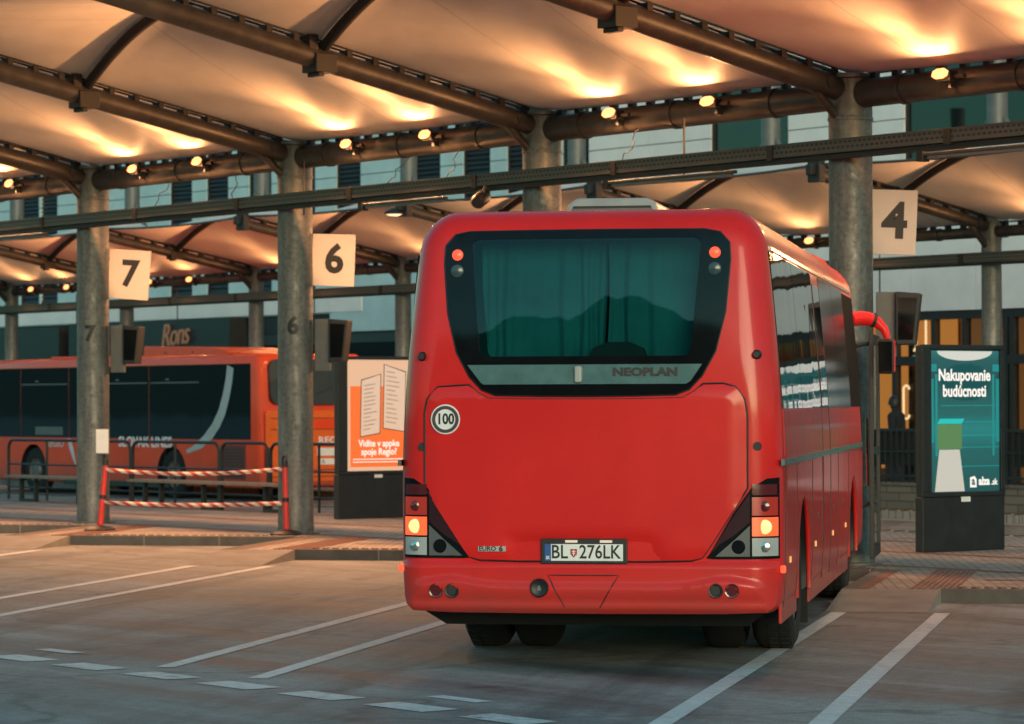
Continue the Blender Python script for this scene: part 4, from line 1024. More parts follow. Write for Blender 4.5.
def patch(name, poly, mat, off, parent, res=.06, skirt=.03, holes=(), yf=rear_y, smooth=True):
    """A skin laid off the rear of the coach along a closed outline (x, z)."""
    pts = []; loops = []
    def densify(pg):
        out = []
        for i, p in enumerate(pg):
            q = pg[(i+1) % len(pg)]; n_ = max(1, int(math.hypot(q[0]-p[0], q[1]-p[1])/res))
            out += [(p[0]+(q[0]-p[0])*j/n_, p[1]+(q[1]-p[1])*j/n_) for j in range(n_)]
        return out
    for pg in (poly,)+tuple(holes):
        d = densify(pg); loops.append(list(range(len(pts), len(pts)+len(d)))); pts += d
    nb = len(pts)
    def inside(p, pg):
        c = False
        for i in range(len(pg)):
            (xa, za), (xb, zb_) = pg[i], pg[i-1]
            if (za > p[1]) != (zb_ > p[1]) and p[0] < (xb-xa)*(p[1]-za)/(zb_-za)+xa: c = not c
        return c
    x0_, x1_ = min(p[0] for p in poly), max(p[0] for p in poly); z0_, z1_ = min(p[1] for p in poly), max(p[1] for p in poly)
    zi = z0_+res*.5
    while zi < z1_:
        xi = x0_+res*.5
        while xi < x1_:
            if inside((xi, zi), poly) and not any(inside((xi, zi), h) for h in holes):
                if min(math.hypot(xi-p[0], zi-p[1]) for p in pts[:nb]) > res*.45: pts.append((xi, zi))
            xi += res
        zi += res
    es = [(l[i], l[(i+1) % len(l)]) for l in loops for i in range(len(l))]
    v, e, f, *_ = delaunay_2d_cdt([Vector(p) for p in pts], es, [], 0, 1e-6)
    b = MB(); b.v = [(p.x, yf(p.x, p.y)-off, p.y) for p in v]
    for t_ in f:
        c = (sum(v[i].x for i in t_)/3, sum(v[i].y for i in t_)/3)
        if inside(c, poly) and not any(inside(c, h) for h in holes): b.f.append(tuple(t_)); b.mi.append(0)
    for l in loops:
        o = len(b.v); P = [pts[i] for i in l]
        b.v += [(x, yf(x, z)-off, z) for x, z in P] + [(x, yf(x, z)-off+skirt, z) for x, z in P]; n_ = len(P)
        for i in range(n_): b.f.append((o+i, o+(i+1) % n_, o+n_+(i+1) % n_, o+n_+i)); b.mi.append(0)
    return b.build(name, mat, parent, smooth=smooth)

def seam(name, pts, mat, parent, r=.006, off=.004, closed=False, yf=rear_y):
    P = []
    q = pts + [pts[0]] if closed else pts
    for (xa, za), (xb, zb_) in zip(q, q[1:]):
        n_ = max(1, int(math.hypot(xb-xa, zb_-za)/.04))
        P += [(xa+(xb-xa)*j/n_, za+(zb_-za)*j/n_) for j in range(n_)]
    P.append(q[-1])
    return MB().tube([(x, yf(x, z)-off, z) for x, z in P], r, 6, flat=1).build(name, mat, parent, smooth=True)

# rear window: black border, clear middle pane with curtains behind
gl = patch('rear_window', GLASS, M['gloss'], .010, coach, .07, .012, holes=(INN2,))
patch('pane', INN2, M['clear'], .009, gl, .08, .004)
cu = MB(); nx, nz = 150, 6
for (xa, xb) in ((-.80, .085), (.105, .80)):
    o = len(cu.v)
    for i in range(nx+1):
        x = xa+(xb-xa)*i/nx
        w = (.026*math.sin(x*37+1.3*math.sin(x*5.1))+.012*math.sin(x*91+2*math.sin(x*9))+.014*math.sin(x*17+2))*(.55+.45*math.sin(x*6.3+1))
        for j in range(nz+1):
            z = 2.0+.92*j/nz; cu.v.append((x+.006*math.sin(z*7+x*30), .33+w*(1-.3*j/nz)+lean(z), z))
    for i in range(nx):
        for j in range(nz): q = o+i*(nz+1)+j; cu.f.append((q, q+nz+1, q+nz+2, q+1)); cu.mi.append(0)
cu.build('curtain', M['curtain'], gl, smooth=True)
b = MB(); b.prism(chaikin([(-.04, 2.0), (.40, 2.0), (.33, 2.165), (.03, 2.165)], 1), ((0, .30, 0), (1, 0, 0), (0, 0, 1)), .1); b.build('headrest', M['black'], gl, smooth=True)
stripP = [(-.80, 2.015), (.765, 2.015), (.69, 1.905), (.66, 1.885), (-.69, 1.885), (-.71, 1.90)]
tz = patch('trim_strip', stripP, plain('teal grey trim', (.09, .165, .165), .12, noise=.2), .016, gl, .07, .006)
text('lettering', 'NEOPLAN', .072, M['ink'], tz, (.39, rear_y(.39, 1.96)-.0188, 1.962), (1, .01, 0), (0, .09, 1), bold=.0042, depth=.001, sx=1.32)
b = MB(); yl = rear_y(-.05, 1.95)-.03; b.box(-.075, -.028, yl-.02, yl+.03, 1.895, 2.005); b.build('window_latch', plain('latch grey', (.38, .37, .34), .35), tz, bevel=.012)
seam('window_gap', GLASS, M['black'], coach, .008, .003, True)
# high lamps in the black border
for x in (-.88, .842):
    b = MB(); b.lathe([(0, -.020), (.025, -.018), (.035, -.011), (.038, 0)], (x, rear_y(x, 2.75)-.01, 2.75), (0, 1, 0), 20); b.build('high_brake_lamp', M['lorange'], coach, smooth=True)
    b = MB(); b.lathe([(0, -.018), (.03, -.016), (.042, -.01), (.045, 0)], (x, rear_y(x, 2.643)-.01, 2.643), (0, 1, 0), 20); b.build('high_indicator', M['lblackred'] if 0 else plain('dark indicator lens', (.05, .08, .085), .2), coach, smooth=True)
# engine hatch
HATCH = [(-1.095, .95), (-1.095, 1.72), (-1.06, 1.83), (-.99, 1.88), (-.80, 1.888), (-.55, 1.80), (-.30, 1.785), (.30, 1.785), (.55, 1.80), (.80, 1.89), (.96, 1.88), (1.035, 1.82), (1.062, 1.72), (1.062, .95), (1.062, 1.20), (.79, .77), (.70, .722), (.42, .722), (-.46, .722), (-.735, .722), (-.825, .77), (-1.095, 1.20)]
HATCH = [(-1.093, 1.20), (-1.093, 1.70), (-1.075, 1.79), (-1.0, 1.872), (-.79, 1.885), (-.735, 1.835), (-.66, 1.792), (-.40, 1.786), (0, 1.784), (.40, 1.786), (.64, 1.792), (.715, 1.835), (.77, 1.885), (.90, 1.888), (.98, 1.866), (1.045, 1.78), (1.06, 1.68), (1.06, 1.20), (.80, .80), (.76, .745), (.69, .722), (.42, .716), (-.46, .716), (-.72, .722), (-.79, .745), (-.83, .80)]
def plate_dent(x, z):
    # shallow arched recess round the number plate
    w = sstep(.56, .40, abs(x+.02)) if z < .9 else 0.
    return w*sstep(.895, .845, z)
def hatch_y(x, z):
    bulge = -.022*sstep(0, .10, min(abs(x+1.09), abs(x-1.06), abs(z-.72)+.02, abs(1.9-z)))
    facet = -.018*sstep(.62, .90, abs(x+.015))*sstep(.75, 1.2, z)*0
    return rear_y(x, z) + bulge + .035*plate_dent(x, z)
ht = patch('engine_hatch', HATCH, M['red'], .004, coach, .045, .02, yf=hatch_y)
seam('panel_gap', [p for p in HATCH if p[1] < 1.87 or abs(p[0]) > .7], M['black'], coach, .007, .006, True)
# number plate
py = hatch_y(0, .78)-.02
b = MB(); b.box(-.305, .270, py-.018, py, .700, .868); pf = b.build('plate_holder', M['black'], coach, bevel=.006)
b = MB(); b.box(-.278, .242, py-.022, py-.0185, .722, .832); npl = b.build('number_plate', M['white'], pf)
b = MB(); b.box(-.278, -.236, py-.0232, py-.0222, .722, .832); b.build('blue_band', plain('plate blue', (.02, .09, .30), .4), npl)
text('plate_text', 'SK', .03, M['white'], npl, (-.257, py-.0240, .742), (1, 0, 0), (0, 0, 1), bold=.001, depth=.0005, sx=.8)
text('plate_text', 'BL', .125, M['ink'], npl, (-.180, py-.0232, .777), (1, 0, 0), (0, 0, 1), bold=.0016, depth=.0005, sx=.86)
text('plate_text', '276LK', .125, M['ink'], npl, (.088, py-.0232, .777), (1, 0, 0), (0, 0, 1), bold=.0016, depth=.0005, sx=.83)
b = MB(); b.prism([(-.107, .80), (-.107, .765), (-.085, .743), (-.063, .765), (-.063, .80)], ((0, py-.0222, 0), (1, 0, 0), (0, 0, 1)), .0008); em = b.build('plate_emblem', plain('emblem red', (.45, .03, .03), .4), npl)
b = MB(); b.box(-.0885, -.0815, py-.0238, py-.0232, .757, .795); b.box(-.097, -.073, py-.0238, py-.0232, .78, .786); b.box(-.094, -.076, py-.02385, py-.02325, .768, .774); b.build('emblem_cross', M['white'], em)
for x in (-.10, .13):
    b = MB(); b.box(x-.04, x+.04, py-.03, py-.012, .842, .858); b.build('plate_lamp', emis('plate lamp', (1, .8, .6), .2), pf)
# 100 sign
cx_, cz_ = -.945, 1.655; y0_ = hatch_y(cx_, cz_)-.004
b = MB(); b.lathe([(0, -.008), (.097, -.008), (.100, -.004), (.100, .01)], (cx_, y0_, cz_), (0, 1, -.0), 40); dc = b.build('speed_disc', M['white'], coach, smooth=True)
b = MB(); b.lathe([(.068, -.0095), (.068, -.0105), (.090, -.0105), (.090, -.0095)], (cx_, y0_, cz_), (0, 1, 0), 40); b.build('disc_ring', plain('disc dark ring', (.06, .035, .035), .5), dc)
text('disc_number', '100', .098, M['ink'], dc, (cx_, y0_-.0095, cz_), (1, 0, 0), (0, 0, 1), bold=.003, depth=.0006, sx=.82)
# euro 6 badge
by_ = hatch_y(-.63, .795)-.006
b = MB(); b.box(-.725, -.54, by_-.006, by_+.01, .782, .816); bg_ = b.build('badge', plain('badge silver', (.42, .41, .40), .35), coach)
text('badge_text', 'EURO', .042, M['ink'], bg_, (-.662, by_-.0075, .799), (1, 0, 0), (0, 0, 1), bold=.001, depth=.0006, sx=1.05)
text('badge_text', '6', .046, M['ink'], bg_, (-.572, by_-.0075, .799), (1, 0, 0), (0, 0, 1), bold=.002, depth=.0006, sx=1.2)
# bumper, one skin with the raised brow over the round reflectors
def bumper_y(x, z):
    ax_ = abs(x-.0)
    zl = .560 + .045*math.exp(-((ax_-.91)/.20)**2)
    step = -.026*sstep(zl+.022, zl-.022, z)*sstep(1.22, 1.02, ax_)
    roll_ = .05*sstep(.42, .36, z)
    lip = .022*sstep(.69, .715, z)
    return rear_y(x, max(z, .46)) - .03 + step + roll_ + lip
BUMP = [(-1.243, .50), (-1.25, .72), (-1.12, .728), (-.86, .728), (-.72, .705), (-.46, .70), (.42, .70), (.68, .705), (.83, .728), (1.12, .728), (1.255, .72), (1.248, .50), (1.235, .43), (1.18, .385), (.9, .375), (0, .372), (-.9, .375), (-1.18, .385), (-1.23, .43)]
bu = patch('bumper', BUMP, M['red'], .012, coach, .019, .06, yf=bumper_y)
by2 = lambda x, z: bumper_y(x, z)
seam('tow_cover_gap', [(-.145, .415), (-.255, .628), (.212, .628), (.088, .415)], M['black'], bu, .004, .013, False, yf=by2)
for x, z, m_ in ((-1.009, .523, 'lblackred'), (-.90, .523, 'black'), (.852, .532, 'black'), (.957, .532, 'lblackred')):
    b = MB(); yy = by2(x, z)-.012
    b.lathe([(0, -.012), (.032, -.012), (.036, -.004), (.046, -.006), (.050, .006)], (x, yy, z), (0, 1, 0), 24); b.build('round_reflector', [M[m_]], bu, smooth=True)
yy = by2(-.31, .545)-.012
b = MB(); b.lathe([(0, -.006), (.045, -.006), (.056, -.014), (.062, -.004), (.062, .01)], (-.31, yy, .545), (0, 1, 0), 28); cp = b.build('round_cap', M['black'], bu, smooth=True)
b = MB(); b.prism(chaikin([(-.33, .525), (-.29, .525), (-.31, .575)], 2), ((0, yy-.0065, 0), (1, 0, 0), (0, 0, 1)), .002); b.build('drop_mark', M['chrome'], cp)
# tail lamp clusters
for s_, dx in ((-1, -.003), (1, .012)):
    X_ = lambda x: s_*x + dx
    dirn = 1 if s_ > 0 else -1
    P = [(X_(1.246), 1.268), (X_(1.17), 1.262), (X_(1.07), 1.20), (X_(.95), 1.03), (X_(.80), .772), (X_(.775), .742), (X_(.82), .735), (X_(1.246), .735)]
    tc_ = patch('tail_lamp', P, M['gloss'], .009, coach, .05, .012); tag(tc_, None)
    def quad(a0, a1, z0_, z1_, nme, m_, off=.017, shrink=0):
        q = chaikin([(X_(a0), z0_), (X_(a1), z0_), (X_(a1), z1_), (X_(a0), z1_)], 1) if shrink else [(X_(a0), z0_), (X_(a1), z0_), (X_(a1), z1_), (X_(a0), z1_)]
        return patch(nme, q, m_, off, tc_, .035, .01)
    patch('reflector_lens', [(X_(1.060), .975-.0), (X_(1.060), 1.165), (X_(.955), 1.015), (X_(.80), .765), (X_(.86), .83), (X_(.95), .885)], M['lsmoke'], .0145, tc_, .05, .008)
    patch('fog_lamp', [(X_(1.060), .752), (X_(1.060), .955), (X_(.965), .865), (X_(.89), .80), (X_(.835), .752)], plain('grey lamp panel', (.10, .105, .105), .3, noise=.1), .015, tc_, .04, .008)
    b = MB(); b.lathe([(0, -.012), (.036, -.012), (.046, 0)], (X_(.985), rear_y(X_(.985), .815)-.016, .815), (0, 1, 0), 20); b.build('round_lamp', M['gloss'], tc_, smooth=True)
    quad(1.075, 1.232, 1.155, 1.225, 'top_lens', M['lblackred'])
    quad(1.075, 1.236, 1.020, 1.140, 'brake_lamp', M['lred'])
    quad(1.075, 1.238, .885, 1.008, 'lit_lamp', M['lamber'])
    quad(1.075, 1.238, .755, .873, 'reverse_lamp', M['lclear'])
    for z, m_, rr in ((1.08, 'lblackred', .034), (.946, 'lamb2', .046), (.814, 'chrome', .034)):
        b = MB(); b.lathe([(0, -.010), (rr*.6, -.009), (rr, -.004), (rr*1.05, .004)], (X_(1.155), rear_y(X_(1.155), z)-.019, z), (0, 1, 0), 20); b.build('bulb', M[m_], tc_, smooth=True)
    b = MB(); b.box(X_(1.25) if s_ > 0 else X_(1.287), X_(1.287) if s_ > 0 else X_(1.25), .11, .15, .64, .69); b.build('corner_marker', M['lorange'], coach, bevel=.01)
    for z in (2.075, 1.473):
        x = X_(1.108); b = MB(); b.lathe([(0, -.05), (.020, -.05), (.024, -.04), (.024, -.012), (.032, -.006), (.032, .01)], (x, rear_y(x, z), z), (0, 1, 0), 16)
        if z < 1.6: b = MB(); b.lathe([(0, -.012), (.026, -.012), (.030, .006)], (x, rear_y(x, z), z), (0, 1, 0), 16)
        b.build('rubber_buffer', M['black'], coach, smooth=True)
# right and left side: glazing, belt, rail, gaps, flaps
def side_patch(name, s_, y0_, y1_, z0_, z1_, mat, off, parent, ny=None, nz=8, round_=0.):
    ny = ny or max(2, int((y1_-y0_)/.4)); b = MB()
    for i in range(ny+1):
        for j in range(nz+1):
            y = y0_+(y1_-y0_)*i/ny; z = z0_+(z1_-z0_)*j/nz; b.v.append((s_*(hw(z)+off), y, z))
    n0 = len(b.v)
    for i in range(ny+1):
        for j in range(nz+1):
            y = y0_+(y1_-y0_)*i/ny; z = z0_+(z1_-z0_)*j/nz; b.v.append((s_*(hw(z)-.01), y, z))
    for i in range(ny):
        for j in range(nz):
            q = i*(nz+1)+j; b.f.append((q, q+nz+1, q+nz+2, q+1)); b.mi.append(0)
    ring_ = [i*(nz+1) for i in range(ny+1)] + [ny*(nz+1)+j for j in range(1, nz+1)] + [i*(nz+1)+nz for i in range(ny-1, -1, -1)] + [j for j in range(nz-1, 0, -1)]
    for i, a in enumerate(ring_):
        c = ring_[(i+1) % len(ring_)]; b.f.append((a, c, c+n0, a+n0)); b.mi.append(0)
    return b.build(name, mat, parent, smooth=True)
for s_ in (-1, 1):
    for (ya, yb) in ((.30, 2.05), (2.07, 3.98), (4.90, 6.4), (6.42, 7.9)):
        side_patch('side_window', s_, ya, yb, 1.72, 2.76, M['sglass'] if ya < 4 else M['tint'], .006, coach)
    side_patch('cab_panel', s_, 7.92, 9.5, 1.72, 2.74, M['cab'], .006, coach)
    side_patch('middle_door', s_, 4.05, 4.84, .42, 2.72, M['dglass'] if 0 else M['red'], .004, coach)
    side_patch('door_window', s_, 4.10, 4.79, 1.72, 2.68, M['dglass'], .009, coach)
    for y in (4.0, 4.87): side_patch('door_gap', s_, y, y+.03, .40, 2.74, M['black'], .0065, coach, 1)
    side_patch('belt_panel', s_, .30, 3.98, 1.40, 1.715, M['red'], .005, coach); side_patch('belt_panel', s_, 4.90, 9.3, 1.40, 1.715, M['red'], .005, coach)
    side_patch('belt_rail', s_, .12, 9.35, 1.345, 1.385, M['chrome'], .014, coach, nz=2)
    side_patch('roof_rail', s_, .4, 9.3, 2.775, 2.80, M['chrome'], .010, coach, nz=1)
    for y, z1_ in ((.32, 1.34), (1.35, 1.34), (2.85, 1.34), (5.9, 1.34), (7.3, 1.34)):
        side_patch('flap_gap', s_, y, y+.014, .40, z1_, M['black'], .003, coach, 1)
    b = MB()
    for j in range(12): b.box(s_*1.262 if s_ > 0 else -1.274, s_*1.262+.012 if s_ > 0 else -1.262, .40, .62, .78+j*.038, .80+j*.038)
    b.build('side_grille', M['black'], coach)
    for y in (.75, 3.2, 5.2, 6.9):
        b = MB(); b.box(min(s_*1.262, s_*1.285), max(s_*1.262, s_*1.285), y-.04, y+.04, .68, .72); b.build('side_marker', emis('side marker', (1, .45, .15), .3), coach)
    for y in (3.5, 5.4, 6.6):
        b = MB(); b.box(min(s_*1.262, s_*1.282), max(s_*1.262, s_*1.282), y-.06, y+.06, .88, .93); b.build('flap_handle', M['chrome'], coach, bevel=.005)
    # mud flap and skirt
    b = MB(); b.box(min(s_*1.24, s_*1.262), max(s_*1.24, s_*1.262), .22 if s_ > 0 else 1.3, 1.52, .30, .44); b.build('skirt', M['red'], coach, bevel=.008)
    b = MB(); b.box(min(s_*1.24, s_*1.262), max(s_*1.24, s_*1.262), 2.72, 7.46, .29, .44); b.build('skirt', M['red'], coach, bevel=.008)
    # wheel arch lips
    for yw in (2.1, 8.1):
        b = MB(); b.tube([(s_*1.262, yw+.60*math.cos(R(a)), .50+.60*math.sin(R(a))) for a in range(-10, 191, 8)], .018, 8); b.build('arch_lip', M['red'], coach, smooth=True)
text('side_lettering', 'SLOVAK LINES', .30, plain('pale side lettering', (.55, .38, .36), .4), coach, (1.268, 3.2, 1.555), (0, 1, 0), (-.08, 0, 1), bold=.008, depth=.001, sx=1.2)
for yw, dual in ((2.1, True), (8.1, False)):
    for s_ in (-1, 1):
        xo = 1.225 if s_ > 0 else 1.15
        tp_ = [(.30, -.02), (.44, -.005), (.485, -.03), (.50, -.07), (.50, -.23), (.485, -.27), (.44, -.30), (.30, -.30)]
        b = MB(); b.lathe(tp_, (s_*xo, yw, .50), (s_, 0, 0), 48); wh = b.build('wheel', M['rubber'], coach, smooth=True)
        # tread grooves
        b = MB()
        for q in range(44):
            a = 2*math.pi*q/44
            for xo2 in (-.07, -.155):
                c0 = Vector((s_*(xo+xo2), yw+.502*math.cos(a), .50+.502*math.sin(a)))
                t_ = Vector((0, -math.sin(a), math.cos(a))); r_ = Vector((0, math.cos(a), math.sin(a)))
                vs = []
                for dz in (-.01, .004):
                    for da, dx_ in ((-.022, -.03), (.022, -.03), (.022, .03), (-.022, .03)): vs.append(c0 + r_*dz + t_*da + Vector((dx_, 0, 0)))
                b.add(vs, [(4, 5, 6, 7), (0, 1, 5, 4), (1, 2, 6, 5), (2, 3, 7, 6), (3, 0, 4, 7)])
        b.build('tread', M['rubber'], wh)
        b = MB(); b.lathe([(.30, -.03), (.29, -.08), (.22, -.13), (.16, -.10), (.13, -.03), (.10, 0.), (0, 0.)], (s_*xo, yw, .50), (s_, 0, 0), 40); b.build('rim', M['grey'], wh, smooth=True)
        b = MB()
        for q in range(10):
            a = 2*math.pi*q/10; b.lathe([(0, -.075), (.016, -.075), (.016, -.11)], (s_*xo, yw+.19*math.cos(a), .50+.19*math.sin(a)), (s_, 0, 0), 8)
        b.build('wheel_nuts', M['chrome'], wh)
        if dual:
            b = MB(); b.lathe(tp_+[(0.02, -.30)], (s_*(xo-.36), yw, .50), (s_, 0, 0), 48); b.build('inner_wheel', M['rubber'], coach, smooth=True)
b = MB(); b.box(-.95, .95, .9, 1.40, .28, .40); b.box(-.75, .75, 2.7, 9.6, .24, .40); b.box(-.45, .62, 1.95, 2.3, .22, .5); b.cyl((-.75, 8.1, .5), (.75, 8.1, .5), .08); b.build('underbody', M['black'], coach)
for s_ in (-1, 1):
    b = MB(); b.box(s_*.95-.30, s_*.95+.30, 2.72, 2.735, .14, .45); b.build('mud_flap', M['rubber'], coach)
b = MB(); b.add([(-1.16, .30, .375), (1.16, .30, .375), (1.02, .42, .27), (-1.02, .42, .27), (-1.16, .9, .375), (1.16, .9, .375), (1.02, .9, .27), (-1.02, .9, .27)], [(0, 1, 2, 3), (3, 2, 6, 7), (0, 3, 7, 4), (1, 5, 6, 2), (4, 7, 6, 5)]); b.build('valance_shade_plate', M['rubber'], coach)  # dark valance plate, hung low to block low sun and darken the underside
# roof pieces
prof_ = [(-.62, 0), (-.56, .23), (-.50, .275), (.05, .275), (.11, .23), (.17, 0)]
b = MB(); b.prism(prof_, ((0, 4.2, 3.03), (1, 0, 0), (0, 0, 1)), 1.2); pod = b.build('roof_unit', plain('roof unit grey', (.30, .31, .31), .4), coach, bevel=.02)
b = MB(); b.prism([(-.555, .02), (-.52, .215), (.07, .215), (.105, .02)], ((0, 2.998, 3.03), (1, 0, 0), (0, 0, 1)), .01); gv = b.build('grille', M['black'], pod)
for j in range(3):
    b = MB(); b.box(-.54+j*.005, .09-j*.005, 2.975, 2.985, 3.09+j*.055, 3.115+j*.055); b.build('slat', M['grey'], gv)
rf = MB(); secs = [(8.15, 0.), (8.35, .11), (8.7, .19), (9.1, .20), (9.5, .12), (9.8, -.06), (9.9, -.22)]
for y, h in secs:
    for j in range(17):
        f = -1+2*j/16; rf.v.append((f*1.10, y, 3.0 + h*(1-abs(f)**6)**.5 - .03*abs(f)**2 - (.10*abs(f)**8)))
for i in range(len(secs)-1):
    for j in range(16): q = i*17+j; rf.f.append((q, q+1, q+18, q+17)); rf.mi.append(0)
rf.build('roof_fairing', M['red'], coach, smooth=True)
# front: windscreen, open door leaf, mirror
side_patch('corner_glass', 1, 9.33, 9.55, 1.3, 2.7, M['dglass'], .004, coach, 2)
b = MB(); b.prism(chaikin([(-1.05, 1.25), (1.05, 1.25), (1.0, 2.75), (-1.0, 2.75)], 2), ((0, 9.93, 0), (1, 0, 0), (0, 0, 1)), -.02); b.build('windscreen', M['dglass'], coach)
dl = MB(); DX = 1.335
for (ya, yb, za, zb_) in ((10.15, 10.24, .25, 2.42), (11.32, 11.40, .25, 2.42), (10.24, 11.32, 2.34, 2.42), (10.24, 11.32, .25, .36), (10.24, 11.32, 1.25, 1.32)): dl.box(DX-.022, DX+.022, ya, yb, za, zb_)
door = dl.build('door', M['black'], coach, bevel=.006)
b = MB(); b.box(DX-.004, DX+.004, 10.24, 11.32, .36, 2.34); b.build('door_glass', M['dglass'], door)
b = MB(); b.tube([(1.20, 9.9, .75), (1.30, 10.2, .78), (DX, 10.7, .78)], .022, 8); b.tube([(1.20, 9.85, 2.30), (1.30, 10.2, 2.33), (DX, 10.7, 2.33)], .022, 8); b.build('door_arm', M['black'], door, smooth=True)
b = MB(); b.tube([(DX-.05, 10.35, .95), (DX-.06, 10.4, 1.6)], .015, 8); b.build('door_handle', M['chrome'], door, smooth=True)
b = MB(); b.tube([(1.15, 9.80, 2.55), (1.24, 9.93, 2.565), (1.32, 9.98, 2.56), (1.40, 10.0, 2.53), (1.47, 10.0, 2.46), (1.51, 10.0, 2.35)], [.068, .072, .068, .056, .042, .028], 14); mr_ = b.build('mirror_arm', M['red'], coach, smooth=True)
b = MB(); b.box(1.41, 1.565, 9.90, 10.02, 2.03, 2.37); b2 = MB(); b2.tube([(1.355, 9.99, 2.548), (1.385, 10., 2.537)], [.070, .064], 16); b2.build('arm_joint', M['black'], mr_, smooth=True); mh = b.build('mirror_head', M['black'], mr_, bevel=.03)
b = MB(); b.box(1.425, 1.55, 9.888, 9.896, 2.06, 2.34); b.build('mirror_glass', M['gloss'], mh)
b = MB(); b.box(1.556, 1.575, 9.93, 10.04, 2.05, 2.35); b.build('mirror_cover', M['red'], mh, bevel=.008)

def rrect(x0, x1, z0, z1, r, n=5):
    return [(cx+r*math.cos(R(a+q*90/n)), cz+r*math.sin(R(a+q*90/n))) for cx, cz, a in ((x1-r, z1-r, 0), (x0+r, z1-r, 90), (x0+r, z0+r, 180), (x1-r, z0+r, 270)) for q in range(n+1)]
# ------------------------------------------------------------------ the red bus behind the platform
bus = thing('regional_bus', 'red and orange regional bus parked behind the platform railings', 'bus', (-24.65, 10.03, 0))
BW = 1.18; BL = 11.2; BT = 2.68
prof_ = []
for (sy, sz, rad, a0) in ((1, -1, .06, -90), (1, 1, .16, 0), (-1, 1, .16, 90), (-1, -1, .06, 180)):
    for j in range(7):
        a = R(a0+15*j); prof_.append((sy*(BW-rad)+rad*math.cos(a), (.24+rad if sz < 0 else BT-rad)+rad*math.sin(a)))
bb_ = MB(); k = len(prof_)
stns = [(0.0, .90), (-.02, .96), (-.06, .985), (-.12, 1.), (-2, 1), (-4, 1), (-6, 1), (-8, 1), (-BL+.2, 1), (-BL+.05, .97), (-BL, .9)]
for x, f in stns: bb_.v += [(x - (.12*max(0, (z-1.4)) if x > -.2 else 0), y*f, 1.45+(z-1.45)*f) for y, z in prof_]
for i in range(len(stns)-1):
    for j in range(k): bb_.f.append((i*k+j, i*k+(j+1) % k, (i+1)*k+(j+1) % k, (i+1)*k+j)); bb_.mi.append(0)
bb_.f += [tuple(range(k)), tuple(range((len(stns)-1)*k, len(stns)*k))]; bb_.mi += [0, 0]
bbody = bb_.build('body', [M['red2'], M['black']], bus, smooth=True)
cs = []
for xw in (-3.1, -8.4):
    for s_ in (-1, 1):
        c_ = MB(); c_.lathe([(0, 0), (.52, 0), (.52, .6), (0, .6)], (xw, s_*.75, .46), (0, s_, 0), 32); c_ = c_.build('cutter', M['black']); c_.matrix_world = bus.matrix_basis.copy(); cs.append(c_)
        md = bbody.modifiers.new('cut', 'BOOLEAN'); md.operation = 'DIFFERENCE'; md.object = c_; md.solver = 'EXACT'
        if hasattr(md, 'material_mode'): md.material_mode = 'TRANSFER'
bpy.context.view_layer.update()
dg = bpy.context.evaluated_depsgraph_get(); dg.update()
nm_ = bpy.data.meshes.new_from_object(bbody.evaluated_get(dg)); bbody.modifiers.clear(); bbody.data = nm_
nm_.polygons.foreach_set('use_smooth', [True]*len(nm_.polygons)); nm_.set_sharp_from_angle(angle=R(32))
for c_ in cs: bpy.data.objects.remove(c_)
def bside(name, x0_, x1_, z0_, z1_, mat, off=.006, parent=None, s_=-1):
    b = MB(); y = s_*(BW+off); b.box(x0_, x1_, min(y, s_*(BW-.01)), max(y, s_*(BW-.01)), z0_, z1_); return b.build(name, mat, parent or bus)
for s_ in (-1, 1):
    for xa, xb in ((-.36-1.7, -.36), (-3.9, -2.07), (-5.75, -3.92), (-6.95, -5.77), (-8.9, -6.97), (-10.9, -8.92)): bside('side_window', xa, xb, 1.12, 2.50, M['dglass'], .006, None, s_)
    for xw in (-3.1, -8.4):
        b = MB(); b.lathe([(.26, -.02), (.40, -.005), (.445, -.03), (.46, -.07), (.46, -.22), (.40, -.26), (.26, -.26)], (xw, s_*1.15, .46), (0, s_, 0), 36); wh = b.build('wheel', M['rubber'], bus, smooth=True)
        b = MB(); b.lathe([(.26, -.03), (.25, -.08), (.17, -.10), (.12, -.03), (0, -.02)], (xw, s_*1.15, .46), (0, s_, 0), 32); b.build('rim', M['grey'], wh, smooth=True)
sw = MB(); c_ = [(x-.40, z, w) for x, z, w in [(-.63, 2.45, .30), (-.68, 2.2, .30), (-.78, 1.9, .31), (-.92, 1.62, .33), (-1.12, 1.38, .36), (-1.40, 1.16, .40), (-1.75, .98, .36), (-2.15, .88, .05)]]
for x, z, w in c_: sw.v += [(x-w*.36, -BW-.010, z+.03), (x+w*.36, -BW-.010, z-.03)]
for i in range(len(c_)-1): sw.f.append((2*i, 2*i+1, 2*i+3, 2*i+2)); sw.mi.append(0)
sw.build('swoosh_print', plain('grey swoosh vinyl', (.42, .41, .40), .5), bus)
sw = MB()
for c_ in ([(-6.95, 1.10, .12), (-6.85, .9, .16), (-6.75, .7, .10), (-6.66, .55, .02)], [(-5.9, 1.10, .55), (-6.2, .98, .34), (-6.38, .8, .2), (-6.46, .6, .12), (-6.5, .40, .02)]):
    o = len(sw.v)
    for x, z, w in c_: sw.v += [(x-w/2, -BW-.008, z), (x+w/2, -BW-.008, z)]
    for i in range(len(c_)-1): sw.f.append((o+2*i, o+2*i+1, o+2*i+3, o+2*i+2)); sw.mi.append(0)
sw.build('swoosh_print', plain('pale swoosh vinyl', (.55, .55, .55), .5), bus)
text('side_lettering', 'SLOVAK LINES', .27, M['white'], bus, (-3.08, -BW-.008, 1.045), (1, 0, 0), (0, 0, 1), bold=.007, depth=.001, align='RIGHT', sx=1.12)
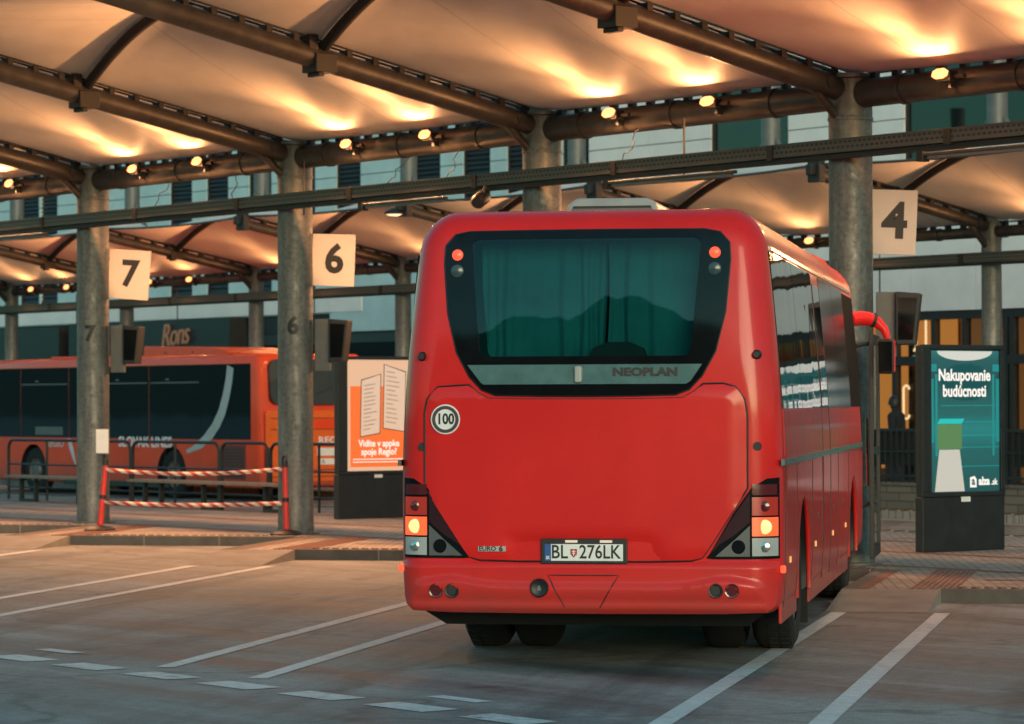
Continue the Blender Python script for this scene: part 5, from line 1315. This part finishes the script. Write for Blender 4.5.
text('side_lettering', 'REGIO', .22, plain('dull white vinyl', (.55, .42, .40), .5), bus, (-7.15, -BW-.008, 1.0), (1, 0, 0), (0, 0, 1), bold=.006, depth=.001, align='RIGHT', sx=1.1)
for xa, xb in ((-3.9, -2.07), (-5.75, -3.92), (-8.9, -6.97)):
    bside('vent_bar', xa+.05, xb-.05, 2.16, 2.185, M['grey'], .010); bside('vent_handle', xa+.6, xa+.72, 2.22, 2.25, M['grey'], .010)
bside('route_sign', -8.3, -7.2, 1.17, 1.33, M['grey'], .010); 
b = MB(); b.box(-1.38, -.53, -BW-.012, -BW+.01, .40, 1.02); vg = b.build('side_vent', plain('dark red vent', (.16, .02, .015), .5), bus)
b = MB()
for j in range(9): b.box(-1.32, -.60, -BW-.022, -BW-.0125, .45+j*.06, .47+j*.06)
b.build('vent_slat', M['black'], vg)
for x in (-1.3, -3.35, -4.6, -5.6): bside('panel_gap', x, x+.012, .28, 1.08, M['black'], .003)
bside('lower_skirt', -7.2, -3.2, .20, .30, M['black'], .002); 
b = MB(); b.prism([(-5.0, 0), (-2.0, 0), (-1.9, .04), (-2.05, .10), (-2.7, .17), (-4.98, .22)], ((0, .85, 2.67), (1, 0, 0), (0, 0, 1)), 1.5); ac = b.build('roof_unit', plain('orange roof unit', (.62, .07, .02), .4), bus, bevel=.02)
b = MB()
for x in (-4.2, -3.2): b.cyl((x, -.66, 2.75), (x, -.645, 2.75), .02, 10)
b.build('bolt', M['black'], ac)
b = MB(); b.box(-8, -6.6, -1.0, 1.0, 2.675, 2.72); b.build('roof_hatch', M['red2'], bus, bevel=.02)
# rear face
rx = lambda z: -.12*max(0, z-1.4)
b = MB(); b.prism(rrect(-.97, .97, 1.74, 2.56, .16), ((-.005, 0, 0), (0, 1, 0), (-.10, 0, 1)), .18); 
rw = b.build('rear_window', M['dglass'], bus); rw.location.x = .0
orange_v = plain('orange rear panel', (.80, .13, .02), .35, noise=.08, coat=.4)
b = MB(); b.prism(rrect(-1.10, 1.10, .36, 1.64, .07), ((0, 0, 0), (0, 1, 0), (0, 0, 1)), .022); rp_ = b.build('engine_cover', orange_v, bus, bevel=.006)
b = MB()
for za in (1.50, 1.30, .56, .44): b.box(.0225, .027, -1.0, 1.0, za, za+.012)
b.build('cover_gap', M['black'], rp_)
b = MB(); b.prism([(-.45, 1.31), (.9, 1.31), (.9, 1.49), (-.45, 1.49)], ((.0228, 0, 0), (0, 1, 0), (0, 0, 1)), .006); b.build('cover_recess', M['red2'], rp_)
text('rear_lettering', 'REGIO', .17, M['white'], rp_, (.024, .35, 1.10), (0, 1, 0), (0, 0, 1), bold=.004, depth=.001, sx=1.3)
b = MB(); b.box(.0228, .026, .0, 1.0, .82, .965); b.build('white_strip', M['white'], rp_)
b = MB(); b.box(.0228, .03, .02, .50, .66, .77); pn = b.build('number_plate', M['white'], rp_)
text('plate_text', 'BL 931MA' if 0 else 'BL', .09, M['ink'], pn, (.032, .14, .715), (0, 1, 0), (0, 0, 1), depth=.0005, sx=.7)
b = MB(); b.prism([(-.86, 1.35), (-.74, 1.38), (-.70, 1.2), (-.74, 1.0), (-.82, 1.15)], ((.0228, 0, 0), (0, 1, 0), (0, 0, 1)), .002); b.build('swoosh_print', M['white'], rp_)
for s_ in (-1, 1):
    b = MB(); b.box(.0, .03, s_*1.06-.06, s_*1.06+.06, .62, .98); b.build('tail_lamp', M['lblackred'], bus, bevel=.01)
